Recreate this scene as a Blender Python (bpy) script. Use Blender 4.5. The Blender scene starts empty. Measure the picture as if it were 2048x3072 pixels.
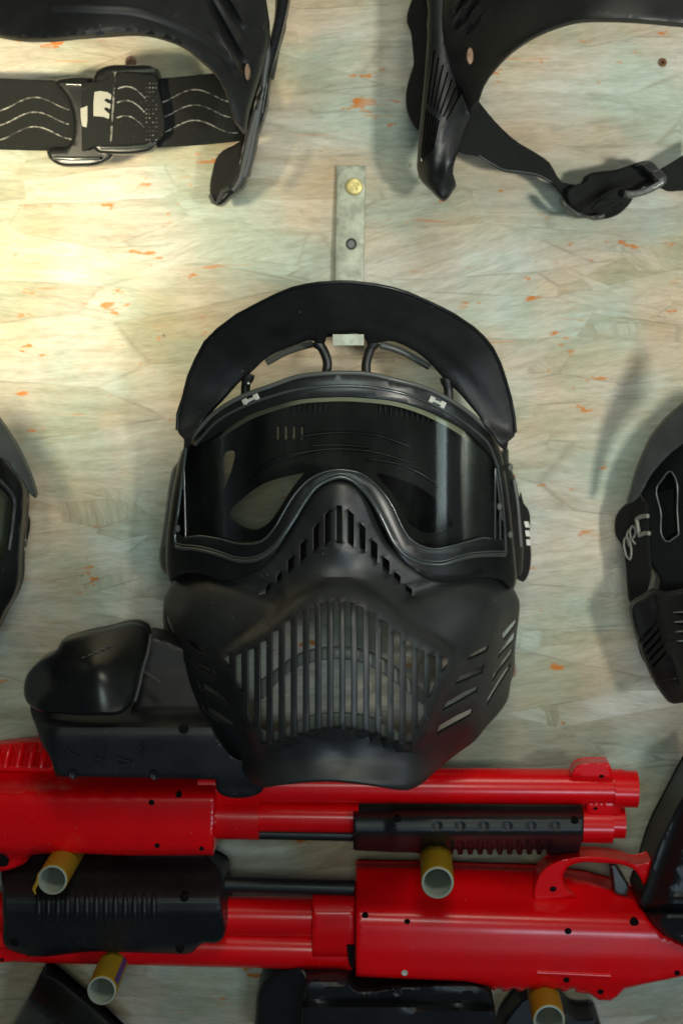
import bpy, math, random
import numpy as np
from mathutils import Vector, Matrix
from mathutils.geometry import delaunay_2d_cdt

random.seed(7)
S = bpy.context.scene
COL = S.collection

# ------------------------------------------------------------------ camera
# the wall is the plane y = 0; the camera stands 0.85 m in front of it
S0 = 0.0002            # metres of wall per photo pixel
VX, VY = 1180.0, 920.0 # where the wall's normal through the camera meets the photo
FPX = 4267.0
D = FPX * S0

def W(x, y, d):
    """photo pixel + distance from the wall -> world point"""
    k = S0 * (D - d) / D
    return Vector(((x - VX) * k, -d, -(y - VY) * k))

cam = bpy.data.cameras.new('camera')
camo = bpy.data.objects.new('camera', cam)
COL.objects.link(camo)
S.camera = camo
camo.location = (0, -D, 0)
camo.rotation_euler = (math.radians(90), 0, 0)
cam.sensor_fit = 'VERTICAL'
cam.sensor_height = 36.0
cam.lens = FPX * 36.0 / 3072.0
cam.shift_x = (1024 - VX) / 3072.0
cam.shift_y = -(1536 - VY) / 3072.0
cam.clip_start = 0.01
cam.clip_end = 50
cam.dof.use_dof = True
cam.dof.focus_distance = D - 0.085
cam.dof.aperture_fstop = 5.0

# ------------------------------------------------------------------ light
world = bpy.data.worlds.new('World')
S.world = world
world.use_nodes = True
bg = world.node_tree.nodes['Background']
bg.inputs[0].default_value = (0.75, 0.88, 1.0, 1)
bg.inputs[1].default_value = 0.045

def aim(o, target):
    o.rotation_euler = (Vector(target) - o.location).to_track_quat('-Z', 'Y').to_euler()

def area(name, loc, target, size, size_y, power, color):
    l = bpy.data.lights.new(name, 'AREA')
    l.shape = 'RECTANGLE'
    l.size = size; l.size_y = size_y
    l.energy = power; l.color = color
    o = bpy.data.objects.new(name, l)
    COL.objects.link(o)
    o.location = loc
    aim(o, target)
    return o

# ceiling lamp up to the right, a soft low room light, the warm lamp at the left
area('ceiling_light', (0.08, -0.72, 0.60), (0.0, -0.05, -0.08), 0.34, 0.26, 2.3, (1.0, 0.97, 0.80))
area('side_window_light', (0.80, -0.42, 0.02), (0.1, 0.0, -0.05), 0.12, 0.35, 0.9, (0.82, 0.95, 1.0))
area('room_light', (0.22, -0.95, -0.55), (0.10, 0.0, -0.25), 0.20, 0.13, 1.5, (0.62, 0.82, 1.0))
def spot(name, loc, target, power, color, cone, radius, blend=1.0):
    l = bpy.data.lights.new(name, 'SPOT')
    l.energy = power; l.color = color
    l.spot_size = math.radians(cone); l.spot_blend = blend
    l.shadow_soft_size = radius
    o = bpy.data.objects.new(name, l)
    COL.objects.link(o)
    o.location = loc
    aim(o, target)
    return o
spot('lamp_at_the_right', (0.46, -0.92, -0.06), (0.10, 0.0, 0.065), 22.0, (1.0, 0.975, 0.88), 47, 0.045)
area('front_light', (0.0, -1.25, 0.08), (0.0, -0.05, -0.10), 0.26, 0.20, 2.2, (0.84, 1.0, 0.93))
spot('warm_lamp', W(-800, 640, 0.30), W(10, 640, 0.0), 7.4, (1.0, 0.87, 0.60), 72, 0.02)

S.view_settings.view_transform = 'Standard'
S.view_settings.look = 'None'
S.view_settings.exposure = 0.0
S.view_settings.gamma = 1.0

# ------------------------------------------------------------------ materials
def mat(name):
    m = bpy.data.materials.new(name)
    m.use_nodes = True
    nt = m.node_tree
    return m, nt, nt.nodes['Principled BSDF']

def N(nt, t, **kw):
    n = nt.nodes.new(t)
    for k, v in kw.items():
        setattr(n, k, v)
    return n

def math_n(nt, op, a, b=None, c=None, clamp=False):
    n = nt.nodes.new('ShaderNodeMath'); n.operation = op; n.use_clamp = clamp
    for i, v in enumerate((a, b, c)):
        if v is None: continue
        if isinstance(v, (int, float)): n.inputs[i].default_value = v
        else: nt.links.new(v, n.inputs[i])
    return n.outputs[0]

def mixc(nt, f, a, b, mode='MIX'):
    n = nt.nodes.new('ShaderNodeMix'); n.data_type = 'RGBA'; n.blend_type = mode
    n.clamp_factor = True
    for i, v in ((0, f), (6, a), (7, b)):
        if isinstance(v, (int, float)): n.inputs[i].default_value = v
        elif isinstance(v, tuple): n.inputs[i].default_value = (*v, 1) if len(v) == 3 else v
        else: nt.links.new(v, n.inputs[i])
    return n.outputs[2]

def maprange(nt, v, a, b, c=0.0, d=1.0):
    n = nt.nodes.new('ShaderNodeMapRange')
    nt.links.new(v, n.inputs[0])
    for i, x in ((1, a), (2, b), (3, c), (4, d)): n.inputs[i].default_value = x
    return n.outputs[0]

def noise(nt, vec, scale, detail=3, rough=0.5):
    n = nt.nodes.new('ShaderNodeTexNoise')
    n.inputs['Scale'].default_value = scale
    n.inputs['Detail'].default_value = detail
    n.inputs['Roughness'].default_value = rough
    if vec is not None: nt.links.new(vec, n.inputs['Vector'])
    return n

def mapping(nt, vec, scale=(1, 1, 1), rot=(0, 0, 0), loc=(0, 0, 0)):
    n = nt.nodes.new('ShaderNodeMapping')
    n.inputs['Scale'].default_value = scale
    n.inputs['Rotation'].default_value = rot
    n.inputs['Location'].default_value = loc
    nt.links.new(vec, n.inputs['Vector'])
    return n.outputs[0]

def plastic(name, color, rough, bump=0.15, grain=2500, dust=0.0, color2=None, spec=0.5, scratch=0.0, coat=0.0):
    m, nt, b = mat(name)
    tc = N(nt, 'ShaderNodeTexCoord').outputs['Object']
    big = noise(nt, tc, 28, 4, 0.6).outputs[0]
    fine = noise(nt, tc, grain, 2, 0.6).outputs[0]
    c2 = color2 or tuple(min(1, v * 1.5) for v in color)
    col = mixc(nt, maprange(nt, big, 0.35, 0.7), color, c2)
    if dust > 0:
        v = N(nt, 'ShaderNodeTexVoronoi'); v.inputs['Scale'].default_value = 330
        nt.links.new(tc, v.inputs['Vector'])
        sep = N(nt, 'ShaderNodeSeparateColor'); nt.links.new(v.outputs['Color'], sep.inputs[0])
        few = math_n(nt, 'GREATER_THAN', sep.outputs[0], 0.955)
        near = maprange(nt, v.outputs['Distance'], 0.05, 0.14, 1, 0)
        spk = math_n(nt, 'MULTIPLY', few, near)
        col = mixc(nt, math_n(nt, 'MULTIPLY', spk, dust), col, (0.3, 0.32, 0.3))
    if scratch > 0:
        w = noise(nt, mapping(nt, tc, (60, 60, 900), (0.2, 0.5, 0.3)), 1.0, 3, 0.6).outputs[0]
        w2 = noise(nt, tc, 40, 2).outputs[0]
        sc = math_n(nt, 'MULTIPLY', maprange(nt, w, 0.70, 0.76), maprange(nt, w2, 0.5, 0.7))
        col = mixc(nt, math_n(nt, 'MULTIPLY', sc, scratch), col, (0.10, 0.10, 0.10))
    nt.links.new(col, b.inputs['Base Color'])
    r = maprange(nt, big, 0.3, 0.75, rough * 0.85, min(1, rough * 1.25))
    nt.links.new(r, b.inputs['Roughness'])
    b.inputs['Specular IOR Level'].default_value = spec
    b.inputs['Coat Weight'].default_value = coat
    b.inputs['Coat Roughness'].default_value = 0.15
    bp = N(nt, 'ShaderNodeBump')
    bp.inputs['Strength'].default_value = bump
    bp.inputs['Distance'].default_value = 0.0004
    nt.links.new(fine, bp.inputs['Height'])
    nt.links.new(bp.outputs[0], b.inputs['Normal'])
    return m

M = {}
M['black'] = plastic('matte_black_plastic', (0.007, 0.008, 0.008), 0.47, 0.12, 3000, 0.7, (0.012, 0.013, 0.012), scratch=0.25)
M['guard'] = plastic('satin_guard_plastic', (0.008, 0.010, 0.009), 0.46, 0.18, 2600, 0.9, (0.014, 0.016, 0.015), spec=0.85, scratch=0.4)
M['blackg'] = plastic('satin_black_plastic', (0.006, 0.007, 0.007), 0.30, 0.05, 3000, 0.6, (0.010, 0.012, 0.011), spec=0.45)
M['gloss'] = plastic('glossy_rim_plastic', (0.035, 0.042, 0.040), 0.16, 0.02, 2000, 0.0, spec=0.7)
M['foam'] = plastic('black_foam', (0.006, 0.006, 0.006), 0.85, 0.8, 1500, 0.0)
M['inner'] = plastic('inner_black_plastic', (0.008, 0.008, 0.008), 0.55, 0.1, 2500)
M['gasket'] = plastic('olive_gasket', (0.30, 0.30, 0.20), 0.45, 0.05, 2000)
M['lens_sheen'] = plastic('painted_lens_reflection', (0.24, 0.24, 0.19), 0.5, 0.05, 2000)  # pale tone that stands in for wall light mirrored by the lens
M['greyrim'] = plastic('grey_rim_plastic', (0.07, 0.075, 0.068), 0.30, 0.03, 2000)
M['clip'] = plastic('pale_grey_clip', (0.42, 0.43, 0.38), 0.4, 0.1, 2000)
M['red'] = plastic('bright_red_plastic', (0.82, 0.0012, 0.004), 0.28, 0.08, 1200, 0.4, (0.70, 0.0012, 0.005), spec=0.32, scratch=0.10, coat=0.2)
M['gunblack'] = plastic('black_gun_plastic', (0.008, 0.009, 0.010), 0.38, 0.15, 2600, 0.3, (0.013, 0.014, 0.015), spec=0.40)
M['hole'] = plastic('screw_and_recess_shade', (0.005, 0.004, 0.004), 0.8, 0.1, 1500, spec=0.08)  # near-black that paints the shade inside screw holes, bores and slots
M['white'] = plastic('white_print', (0.62, 0.62, 0.56), 0.7, 0.3, 4000)
M['pipein'] = plastic('white_pipe_lining', (0.30, 0.33, 0.27), 0.35, 0.15, 900, 0.0, (0.22, 0.24, 0.19))
M['pipe'] = plastic('yellow_pipe_plastic', (0.36, 0.19, 0.008), 0.38, 0.15, 900, 0.4, (0.30, 0.19, 0.012))
M['pipestripe'] = plastic('blue_stripe_print', (0.03, 0.035, 0.12), 0.35, 0.05, 1500)
M['trig'] = plastic('grey_trigger_plastic', (0.045, 0.05, 0.048), 0.45, 0.1, 2000)
M['brace'] = plastic('inner_brace_painted_light', (0.18, 0.20, 0.19), 0.4, 0.05, 2000)  # grey raised to put light on the brace into its colour
M['dullw'] = plastic('dull_white_thread', (0.20, 0.20, 0.17), 0.9, 0.5, 3000, spec=0.1)
M['rust'] = plastic('rusty_steel', (0.12, 0.05, 0.015), 0.7, 0.5, 900)

def fabric(name, color):
    m, nt, b = mat(name)
    tc = N(nt, 'ShaderNodeTexCoord').outputs['Object']
    w1 = N(nt, 'ShaderNodeTexWave'); w1.inputs['Scale'].default_value = 520; w1.bands_direction = 'X'
    w2 = N(nt, 'ShaderNodeTexWave'); w2.inputs['Scale'].default_value = 520; w2.bands_direction = 'Z'
    nt.links.new(tc, w1.inputs['Vector']); nt.links.new(tc, w2.inputs['Vector'])
    h = math_n(nt, 'MULTIPLY', w1.outputs['Fac'], w2.outputs['Fac'])
    n1 = noise(nt, tc, 900, 2).outputs[0]
    n2 = noise(nt, tc, 60, 3).outputs[0]
    col = mixc(nt, h, color, tuple(v * 2.2 for v in color))
    v = N(nt, 'ShaderNodeTexVoronoi'); v.inputs['Scale'].default_value = 700
    nt.links.new(tc, v.inputs['Vector'])
    sep = N(nt, 'ShaderNodeSeparateColor'); nt.links.new(v.outputs['Color'], sep.inputs[0])
    lint = math_n(nt, 'MULTIPLY', math_n(nt, 'GREATER_THAN', sep.outputs[0], 0.93), maprange(nt, v.outputs['Distance'], 0.1, 0.3, 0.5, 0))
    col = mixc(nt, lint, col, (0.16, 0.16, 0.15))
    nt.links.new(mixc(nt, maprange(nt, n2, 0.4, 0.7), col, tuple(v * 1.3 for v in color)), b.inputs['Base Color'])
    b.inputs['Roughness'].default_value = 0.9
    b.inputs['Specular IOR Level'].default_value = 0.2
    bp = N(nt, 'ShaderNodeBump'); bp.inputs['Strength'].default_value = 0.5
    bp.inputs['Distance'].default_value = 0.0005
    nt.links.new(math_n(nt, 'ADD', h, n1), bp.inputs['Height'])
    nt.links.new(bp.outputs[0], b.inputs['Normal'])
    return m
M['woven'] = fabric('woven_white_thread', (0.32, 0.32, 0.27))
M['fabric'] = fabric('black_elastic_webbing', (0.012, 0.013, 0.012))

def thread():
    m, nt, b = mat('silver_thread')
    tc = N(nt, 'ShaderNodeTexCoord').outputs['Object']
    n = noise(nt, tc, 260, 3, 0.7).outputs[0]
    nt.links.new(mixc(nt, maprange(nt, n, 0.42, 0.60), (0.015, 0.015, 0.015), (0.34, 0.34, 0.29)), b.inputs['Base Color'])
    b.inputs['Roughness'].default_value = 0.45
    return m
M['thread'] = thread()

def metal(name, color, rough):
    m, nt, b = mat(name)
    tc = N(nt, 'ShaderNodeTexCoord').outputs['Object']
    n = noise(nt, tc, 120, 5, 0.7).outputs[0]
    n2 = noise(nt, tc, 700, 3, 0.7).outputs[0]
    c = mixc(nt, maprange(nt, n, 0.35, 0.7), color, tuple(v * 0.62 for v in color))
    c = mixc(nt, maprange(nt, n2, 0.66, 0.74), c, (0.10, 0.11, 0.08))
    nt.links.new(c, b.inputs['Base Color'])
    b.inputs['Metallic'].default_value = 0.55
    nt.links.new(maprange(nt, n, 0.3, 0.7, rough, rough * 1.5), b.inputs['Roughness'])
    bp = N(nt, 'ShaderNodeBump'); bp.inputs['Strength'].default_value = 0.25
    bp.inputs['Distance'].default_value = 0.0003
    nt.links.new(n2, bp.inputs['Height']); nt.links.new(bp.outputs[0], b.inputs['Normal'])
    return m
M['zinc'] = metal('galvanised_steel', (0.46, 0.49, 0.39), 0.45)
M['brass'] = metal('brass_plated_steel', (0.85, 0.72, 0.30), 0.35)
M['rivet'] = metal('dull_copper_rivet', (0.30, 0.19, 0.13), 0.45)

def lens_mat():
    m = bpy.data.materials.new('tinted_clear_lens'); m.use_nodes = True
    nt = m.node_tree; nt.nodes.clear()
    out = N(nt, 'ShaderNodeOutputMaterial')
    tr = N(nt, 'ShaderNodeBsdfTransparent'); tr.inputs[0].default_value = (0.80, 0.82, 0.80, 1)
    gl = N(nt, 'ShaderNodeBsdfGlossy'); gl.inputs['Roughness'].default_value = 0.09
    gl.inputs[0].default_value = (0.85, 0.9, 0.88, 1)
    df = N(nt, 'ShaderNodeBsdfDiffuse'); df.inputs[0].default_value = (0.35, 0.36, 0.36, 1)
    fr = N(nt, 'ShaderNodeFresnel'); fr.inputs[0].default_value = 1.45
    tc = N(nt, 'ShaderNodeTexCoord').outputs['Object']
    sm = noise(nt, mapping(nt, tc, (60, 60, 18)), 1.0, 4, 0.6).outputs[0]
    mx = N(nt, 'ShaderNodeMixShader'); nt.links.new(math_n(nt, 'MULTIPLY', math_n(nt, 'SUBTRACT', fr.outputs[0], 0.0345), 1.4, clamp=True), mx.inputs[0])   # coated: hardly any mirror straight on
    nt.links.new(tr.outputs[0], mx.inputs[1]); nt.links.new(gl.outputs[0], mx.inputs[2])
    m2 = N(nt, 'ShaderNodeMixShader')
    nt.links.new(maprange(nt, sm, 0.45, 0.8, 0.003, 0.022), m2.inputs[0])
    nt.links.new(mx.outputs[0], m2.inputs[1]); nt.links.new(df.outputs[0], m2.inputs[2])
    nt.links.new(m2.outputs[0], out.inputs[0])
    return m
M['lens'] = lens_mat()

def osb():
    m, nt, b = mat('painted_strand_board')
    tc0 = N(nt, 'ShaderNodeTexCoord').outputs['Object']
    P = mapping(nt, tc0, (5, 5, 5))            # 1 unit = 0.2 m
    wn = noise(nt, P, 1.6, 2)
    vm = N(nt, 'ShaderNodeVectorMath', operation='SCALE'); nt.links.new(wn.outputs['Color'], vm.inputs[0]); vm.inputs['Scale'].default_value = 0.06
    va = N(nt, 'ShaderNodeVectorMath', operation='ADD'); nt.links.new(P, va.inputs[0]); nt.links.new(vm.outputs[0], va.inputs[1])
    Pw = va.outputs[0]
    def layer(rot, off, sx, sz, spread):
        q = mapping(nt, Pw, (sx, 0.01, sz), (0, rot, 0), (off, 0, off * 1.7))
        v = N(nt, 'ShaderNodeTexVoronoi'); v.inputs['Scale'].default_value = 1
        v.inputs['Randomness'].default_value = 1
        nt.links.new(q, v.inputs['Vector'])
        e = N(nt, 'ShaderNodeTexVoronoi', feature='DISTANCE_TO_EDGE'); e.inputs['Scale'].default_value = 1
        nt.links.new(q, e.inputs['Vector'])
        s = N(nt, 'ShaderNodeSeparateColor'); nt.links.new(v.outputs['Color'], s.inputs[0])
        ang = math_n(nt, 'ADD', math_n(nt, 'MULTIPLY', math_n(nt, 'SUBTRACT', s.outputs[0], 0.5), spread), rot)
        vr = N(nt, 'ShaderNodeVectorRotate', rotation_type='Y_AXIS')
        nt.links.new(Pw, vr.inputs['Vector']); nt.links.new(ang, vr.inputs['Angle'])
        g1 = noise(nt, mapping(nt, vr.outputs[0], (4.5, 1, 42), (0, 0, 0), (off, 0, 0)), 1.0, 5, 0.62).outputs[0]
        g2 = noise(nt, mapping(nt, vr.outputs[0], (26, 1, 210), (0, 0, 0), (off, 0, 3)), 1.0, 3, 0.6).outputs[0]
        grain = math_n(nt, 'ADD', math_n(nt, 'MULTIPLY', g1, 0.55), math_n(nt, 'MULTIPLY', g2, 0.45))
        return grain, s.outputs[1], s.outputs[2], e.outputs['Distance']
    gA, tA, hA, eA = layer(0.0, 0.0, 1.1, 5.5, 0.30)
    gB, tB, hB, eB = layer(0.14, 5.3, 1.8, 9, 0.5)
    gC, tC, hC, eC = layer(-0.60, 9.1, 3.5, 14, 1.6)
    selB = math_n(nt, 'GREATER_THAN', hB, 0.66)
    selC = math_n(nt, 'MULTIPLY', math_n(nt, 'GREATER_THAN', hC, 0.60), math_n(nt, 'GREATER_THAN', noise(nt, P, 2.2, 2).outputs[0], 0.60))
    def mixf(f, a, b_):
        n = nt.nodes.new('ShaderNodeMix'); n.data_type = 'FLOAT'
        for i, v in ((0, f), (2, a), (3, b_)): nt.links.new(v, n.inputs[i])
        return n.outputs[0]
    g = mixf(selC, mixf(selB, gA, gB), gC)
    t = mixf(selC, mixf(selB, tA, tB), tC)
    e = mixf(selC, mixf(selB, eA, eB), eC)
    col = mixc(nt, maprange(nt, g, 0.36, 0.60), (0.41, 0.39, 0.32), (0.635, 0.615, 0.545))
    tint = mixc(nt, maprange(nt, t, 0.0, 1.0), (0.82, 0.80, 0.72), (1.02, 1.04, 1.03))
    col = mixc(nt, 1.0, col, tint, 'MULTIPLY')
    # broad uneven tone of the thin paint: greenish grey against buff and pinkish tan
    lo = noise(nt, mapping(nt, P, (1.0, 1, 1.5)), 1.7, 3, 0.55)
    lo2 = noise(nt, mapping(nt, P, (1.2, 1, 1.3), (0, 0, 0), (7, 0, 3)), 2.6, 2, 0.5)
    col = mixc(nt, maprange(nt, lo.outputs[0], 0.42, 0.58, 0, 0.85), col, mixc(nt, 1.0, col, (1.05, 0.86, 0.69), 'MULTIPLY'))
    col = mixc(nt, maprange(nt, lo2.outputs[0], 0.42, 0.58, 0, 0.9), col, mixc(nt, 1.0, col, (0.80, 0.96, 0.95), 'MULTIPLY'))
    # seams between strands
    em = noise(nt, P, 7, 2).outputs[0]
    seam = math_n(nt, 'MULTIPLY', maprange(nt, e, 0.0, 0.018, 1, 0), maprange(nt, em, 0.42, 0.58))
    col = mixc(nt, math_n(nt, 'MULTIPLY', seam, 0.5), col, (0.27, 0.25, 0.18))
    # bare resin-orange wood where the paint missed
    on = noise(nt, mapping(nt, Pw, (7, 1, 20), (0, 0.15, 0)), 1.0, 4, 0.65).outputs[0]
    on2 = noise(nt, P, 3.3, 2).outputs[0]
    om = math_n(nt, 'MULTIPLY', maprange(nt, on, 0.625, 0.665), maprange(nt, on2, 0.44, 0.52))
    on3 = noise(nt, mapping(nt, Pw, (3, 1, 60), (0, -0.12, 0), (4, 0, 4)), 1.0, 3, 0.6).outputs[0]
    om3 = math_n(nt, 'MULTIPLY', maprange(nt, on3, 0.66, 0.71), maprange(nt, on2, 0.40, 0.50))
    om = math_n(nt, 'MAXIMUM', om, math_n(nt, 'MULTIPLY', om3, 0.6))
    col = mixc(nt, om, col, (0.56, 0.19, 0.03))
    # small dark knots and dirt
    dk = noise(nt, P, 30, 2, 0.5).outputs[0]
    col = mixc(nt, math_n(nt, 'MULTIPLY', maprange(nt, dk, 0.74, 0.79), 0.6), col, (0.07, 0.06, 0.045))
    nt.links.new(col, b.inputs['Base Color'])
    b.inputs['Roughness'].default_value = 0.62
    b.inputs['Specular IOR Level'].default_value = 0.25
    hgt = math_n(nt, 'ADD', math_n(nt, 'MULTIPLY', g, 0.9), math_n(nt, 'MULTIPLY', t, 0.8))
    hgt = math_n(nt, 'SUBTRACT', hgt, math_n(nt, 'MULTIPLY', seam, 0.5))
    bp = N(nt, 'ShaderNodeBump'); bp.inputs['Strength'].default_value = 0.65
    bp.inputs['Distance'].default_value = 0.0009
    nt.links.new(hgt, bp.inputs['Height']); nt.links.new(bp.outputs[0], b.inputs['Normal'])
    return m
M['osb'] = osb()

# ------------------------------------------------------------------ geometry helpers
ORG = {}
def thing(name, label, cat, at, group=None):
    o = bpy.data.objects.new(name, None)
    COL.objects.link(o)
    o.location = at
    o.empty_display_size = 0.02
    o['label'] = label; o['category'] = cat
    if group: o['group'] = group
    ORG[o.name] = Vector(at)
    return o

def link(name, verts, faces, m, parent=None, label=None, angle=38, origin=None):
    """one mesh object; verts are world points, stored relative to the thing's origin"""
    org = ORG[parent.name] if parent is not None else (Vector(origin) if origin is not None else Vector((0, 0, 0)))
    me = bpy.data.meshes.new(name)
    me.from_pydata([tuple(Vector(v) - org) for v in verts], [], faces)
    me.validate()
    import bmesh
    bm = bmesh.new(); bm.from_mesh(me)
    bmesh.ops.recalc_face_normals(bm, faces=bm.faces)
    bm.to_mesh(me); bm.free()
    me.materials.append(m)
    me.polygons.foreach_set('use_smooth', [True] * len(me.polygons))
    me.set_sharp_from_angle(angle=math.radians(angle))
    o = bpy.data.objects.new(name, me)
    COL.objects.link(o)
    ORG[o.name] = org
    if parent is not None: o.parent = parent
    else: o.location = org
    if label: o['label'] = label
    return o

def sm(pts, closed=True, step=14, k=0.5):
    """Catmull-Rom through pixel points; a doubled point is a corner"""
    P = [np.array(p, float) for p in pts]
    n = len(P); out = []
    rng = range(n) if closed else range(n - 1)
    for i in rng:
        p1, p2 = P[i], P[(i + 1) % n]
        L = np.linalg.norm((p2 - p1)[:2])
        if L < 1e-6: continue
        p0 = P[i - 1] if (closed or i > 0) else p1
        p3 = P[(i + 2) % n] if (closed or i + 2 < n) else p2
        def tang(a, b_, c):
            la, lb = np.linalg.norm((b_ - a)[:2]), np.linalg.norm((c - b_)[:2])
            if la < 1e-6 or lb < 1e-6: return np.zeros_like(b_)
            return ((b_ - a) / la * lb + (c - b_) / lb * la) / (la + lb)
        t1 = tang(p0, p1, p2) * L; t2 = tang(p1, p2, p3) * L
        if not t1.any(): t1 = (p2 - p1)
        if not t2.any(): t2 = (p2 - p1)
        m_ = max(1, int(L / step))
        for j in range(m_):
            t = j / m_
            out.append((2*t**3-3*t**2+1)*p1 + (t**3-2*t**2+t)*t1 + (-2*t**3+3*t**2)*p2 + (t**3-t**2)*t2)
    if not closed: out.append(P[-1])
    res = [out[0]]
    for q in out[1:]:
        if np.linalg.norm((q - res[-1])[:2]) > 0.8: res.append(q)
    if closed and np.linalg.norm((res[0] - res[-1])[:2]) < 0.8: res.pop()
    return [tuple(q) for q in res]

def seg(pts, step=14):
    """straight closed polygon, subdivided"""
    out = []
    for i in range(len(pts)):
        a = np.array(pts[i], float); b_ = np.array(pts[(i + 1) % len(pts)], float)
        L = np.linalg.norm(b_ - a); m_ = max(1, int(L / step))
        for j in range(m_): out.append(tuple(a + (b_ - a) * j / m_))
    return out

def inside(poly, X, Y):
    P = np.array([p[:2] for p in poly]); c = np.zeros(X.shape, bool)
    x1, y1 = P[:, 0], P[:, 1]; x2, y2 = np.roll(x1, -1), np.roll(y1, -1)
    for a, b_, c_, d_ in zip(x1, y1, x2, y2):
        cond = ((b_ > Y) != (d_ > Y))
        if d_ != b_:
            c ^= cond & (X < (c_ - a) * (Y - b_) / (d_ - b_) + a)
    return c

def dist(poly, X, Y, closed=True):
    P = np.array([p[:2] for p in poly])
    A = P; B = np.roll(P, -1, axis=0)
    if not closed: A, B = P[:-1], P[1:]
    best = np.full(X.shape, 1e9)
    for a, b_ in zip(A, B):
        ab = b_ - a; L = (ab ** 2).sum()
        if L < 1e-9: continue
        t = np.clip(((X - a[0]) * ab[0] + (Y - a[1]) * ab[1]) / L, 0, 1)
        best = np.minimum(best, np.hypot(X - a[0] - t * ab[0], Y - a[1] - t * ab[1]))
    return best

def panel(name, outline, dfun, th, m, parent=None, holes=(), res=22, rr=0.0, rh=None, rrh=0.0, back=None, label=None, angle=38, origin=None):
    """a shell: traced outline (photo pixels), real depth field, thickness; rr = rounding radius of its edge (px)"""
    loops = [list(outline)] + [list(h) for h in holes]
    pts, edges = [], []
    for L in loops:
        s = len(pts); pts += [tuple(p[:2]) for p in L]
        edges += [(s + i, s + (i + 1) % len(L)) for i in range(len(L))]
    O = np.array(loops[0])[:, :2]
    xs = np.arange(O[:, 0].min() + res * .5, O[:, 0].max(), res)
    ys = np.arange(O[:, 1].min() + res * .5, O[:, 1].max(), res * .9)
    X, Y = np.meshgrid(xs, ys); X[1::2] += res * .5
    X, Y = X.ravel(), Y.ravel()
    def ok(X, Y, tol):
        k = inside(loops[0], X, Y)
        dd = dist(loops[0], X, Y)
        for h in loops[1:]:
            k &= ~inside(h, X, Y)
            dd = np.minimum(dd, dist(h, X, Y))
        return k & (dd > tol), dd
    k, _ = ok(X, Y, max(res * .35, rr * 1.15))
    cand = [np.stack([X[k], Y[k]], 1)]
    def rings(L, r):
        P = np.array(L)[:, :2]
        t = np.roll(P, -1, 0) - np.roll(P, 1, 0)
        t /= np.maximum(np.linalg.norm(t, axis=1, keepdims=True), 1e-6)
        nrm = np.stack([-t[:, 1], t[:, 0]], 1)
        for f in (0.15, 0.45, 1.0):
            for sgn in (1, -1):
                Q = P + nrm * sgn * r * f
                kk, _ = ok(Q[:, 0], Q[:, 1], r * f * 0.9)
                cand.append(Q[kk])
    if rr > 0: rings(loops[0], rr)
    if rrh > 0:
        for h in loops[1:]: rings(h, rrh)
    C = np.concatenate(cand)
    allp = [Vector(p) for p in pts] + [Vector((float(a), float(b_))) for a, b_ in C]
    V, E, F, *_ = delaunay_2d_cdt(allp, edges, [], 0, 1e-3)
    V = np.array([tuple(v) for v in V])
    cen = np.array([V[list(f)].mean(0) for f in F])
    k = inside(loops[0], cen[:, 0], cen[:, 1])
    for h in loops[1:]: k &= ~inside(h, cen[:, 0], cen[:, 1])
    F = [f for f, q in zip(F, k) if q]
    used = sorted({i for f in F for i in f}); idx = {v: i for i, v in enumerate(used)}
    V = V[used]; F = [tuple(idx[i] for i in f) for f in F]
    d = np.asarray(dfun(V[:, 0], V[:, 1]), float) * np.ones(len(V))
    if rr > 0:
        t = np.clip(dist(loops[0], V[:, 0], V[:, 1]) / rr, 0, 1)
        d -= (rh if rh is not None else th * .8) * (1 - np.sqrt(np.clip(1 - (1 - t) ** 2, 0, 1)))
    if rrh > 0:
        for h in loops[1:]:
            t = np.clip(dist(h, V[:, 0], V[:, 1]) / rrh, 0, 1)
            d -= th * .14 * (1 - np.sqrt(np.clip(1 - (1 - t) ** 2, 0, 1)))
    front = [W(x, y, dd) for (x, y), dd in zip(V, d)]
    n = len(front)
    if back is None:
        backv = [Vector((p.x, p.y + th, p.z)) for p in front]
    else:
        backv = [Vector((p.x, -back, p.z)) for p in front]
    cnt = {}
    for f in F:
        for i in range(len(f)):
            a, b_ = f[i], f[(i + 1) % len(f)]
            cnt[(a, b_)] = cnt.get((a, b_), 0) + 1
    faces = list(F) + [tuple(n + i for i in reversed(f)) for f in F]
    for (a, b_) in cnt:
        if (b_, a) not in cnt:
            faces.append((b_, a, n + a, n + b_))
    return link(name, front + backv, faces, m, parent, label, angle, origin)

def tube(name, pts, r, m, parent=None, seg_=10, closed=False, label=None, flat=1.0, origin=None, world=False):
    """pts: (px, py, d) or world vectors; r radius in metres (number or list)"""
    P = [Vector(p) if world else W(*p) for p in pts]
    n = len(P); V, F = [], []
    rs = r if isinstance(r, (list, tuple)) else [r] * n
    for i in range(n):
        if closed: t = P[(i + 1) % n] - P[i - 1]
        else: t = P[min(i + 1, n - 1)] - P[max(i - 1, 0)]
        t.normalize()
        ref = Vector((0, -1, 0))
        u = t.cross(ref)
        if u.length < 0.05: u = t.cross(Vector((0, 0, 1)))
        u.normalize(); w = u.cross(t); w.normalize()
        for j in range(seg_):
            a = 2 * math.pi * j / seg_
            V.append(P[i] + (u * math.cos(a) + w * math.sin(a) * flat) * rs[i])
    for i in range(n if closed else n - 1):
        for j in range(seg_):
            a = i * seg_ + j; b_ = i * seg_ + (j + 1) % seg_
            c = ((i + 1) % n) * seg_ + (j + 1) % seg_; d_ = ((i + 1) % n) * seg_ + j
            F.append((a, b_, c, d_))
    if not closed:
        F.append(tuple(range(seg_))); F.append(tuple((n - 1) * seg_ + j for j in range(seg_)))
    return link(name, V, F, m, parent, label, 50, origin)

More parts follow.
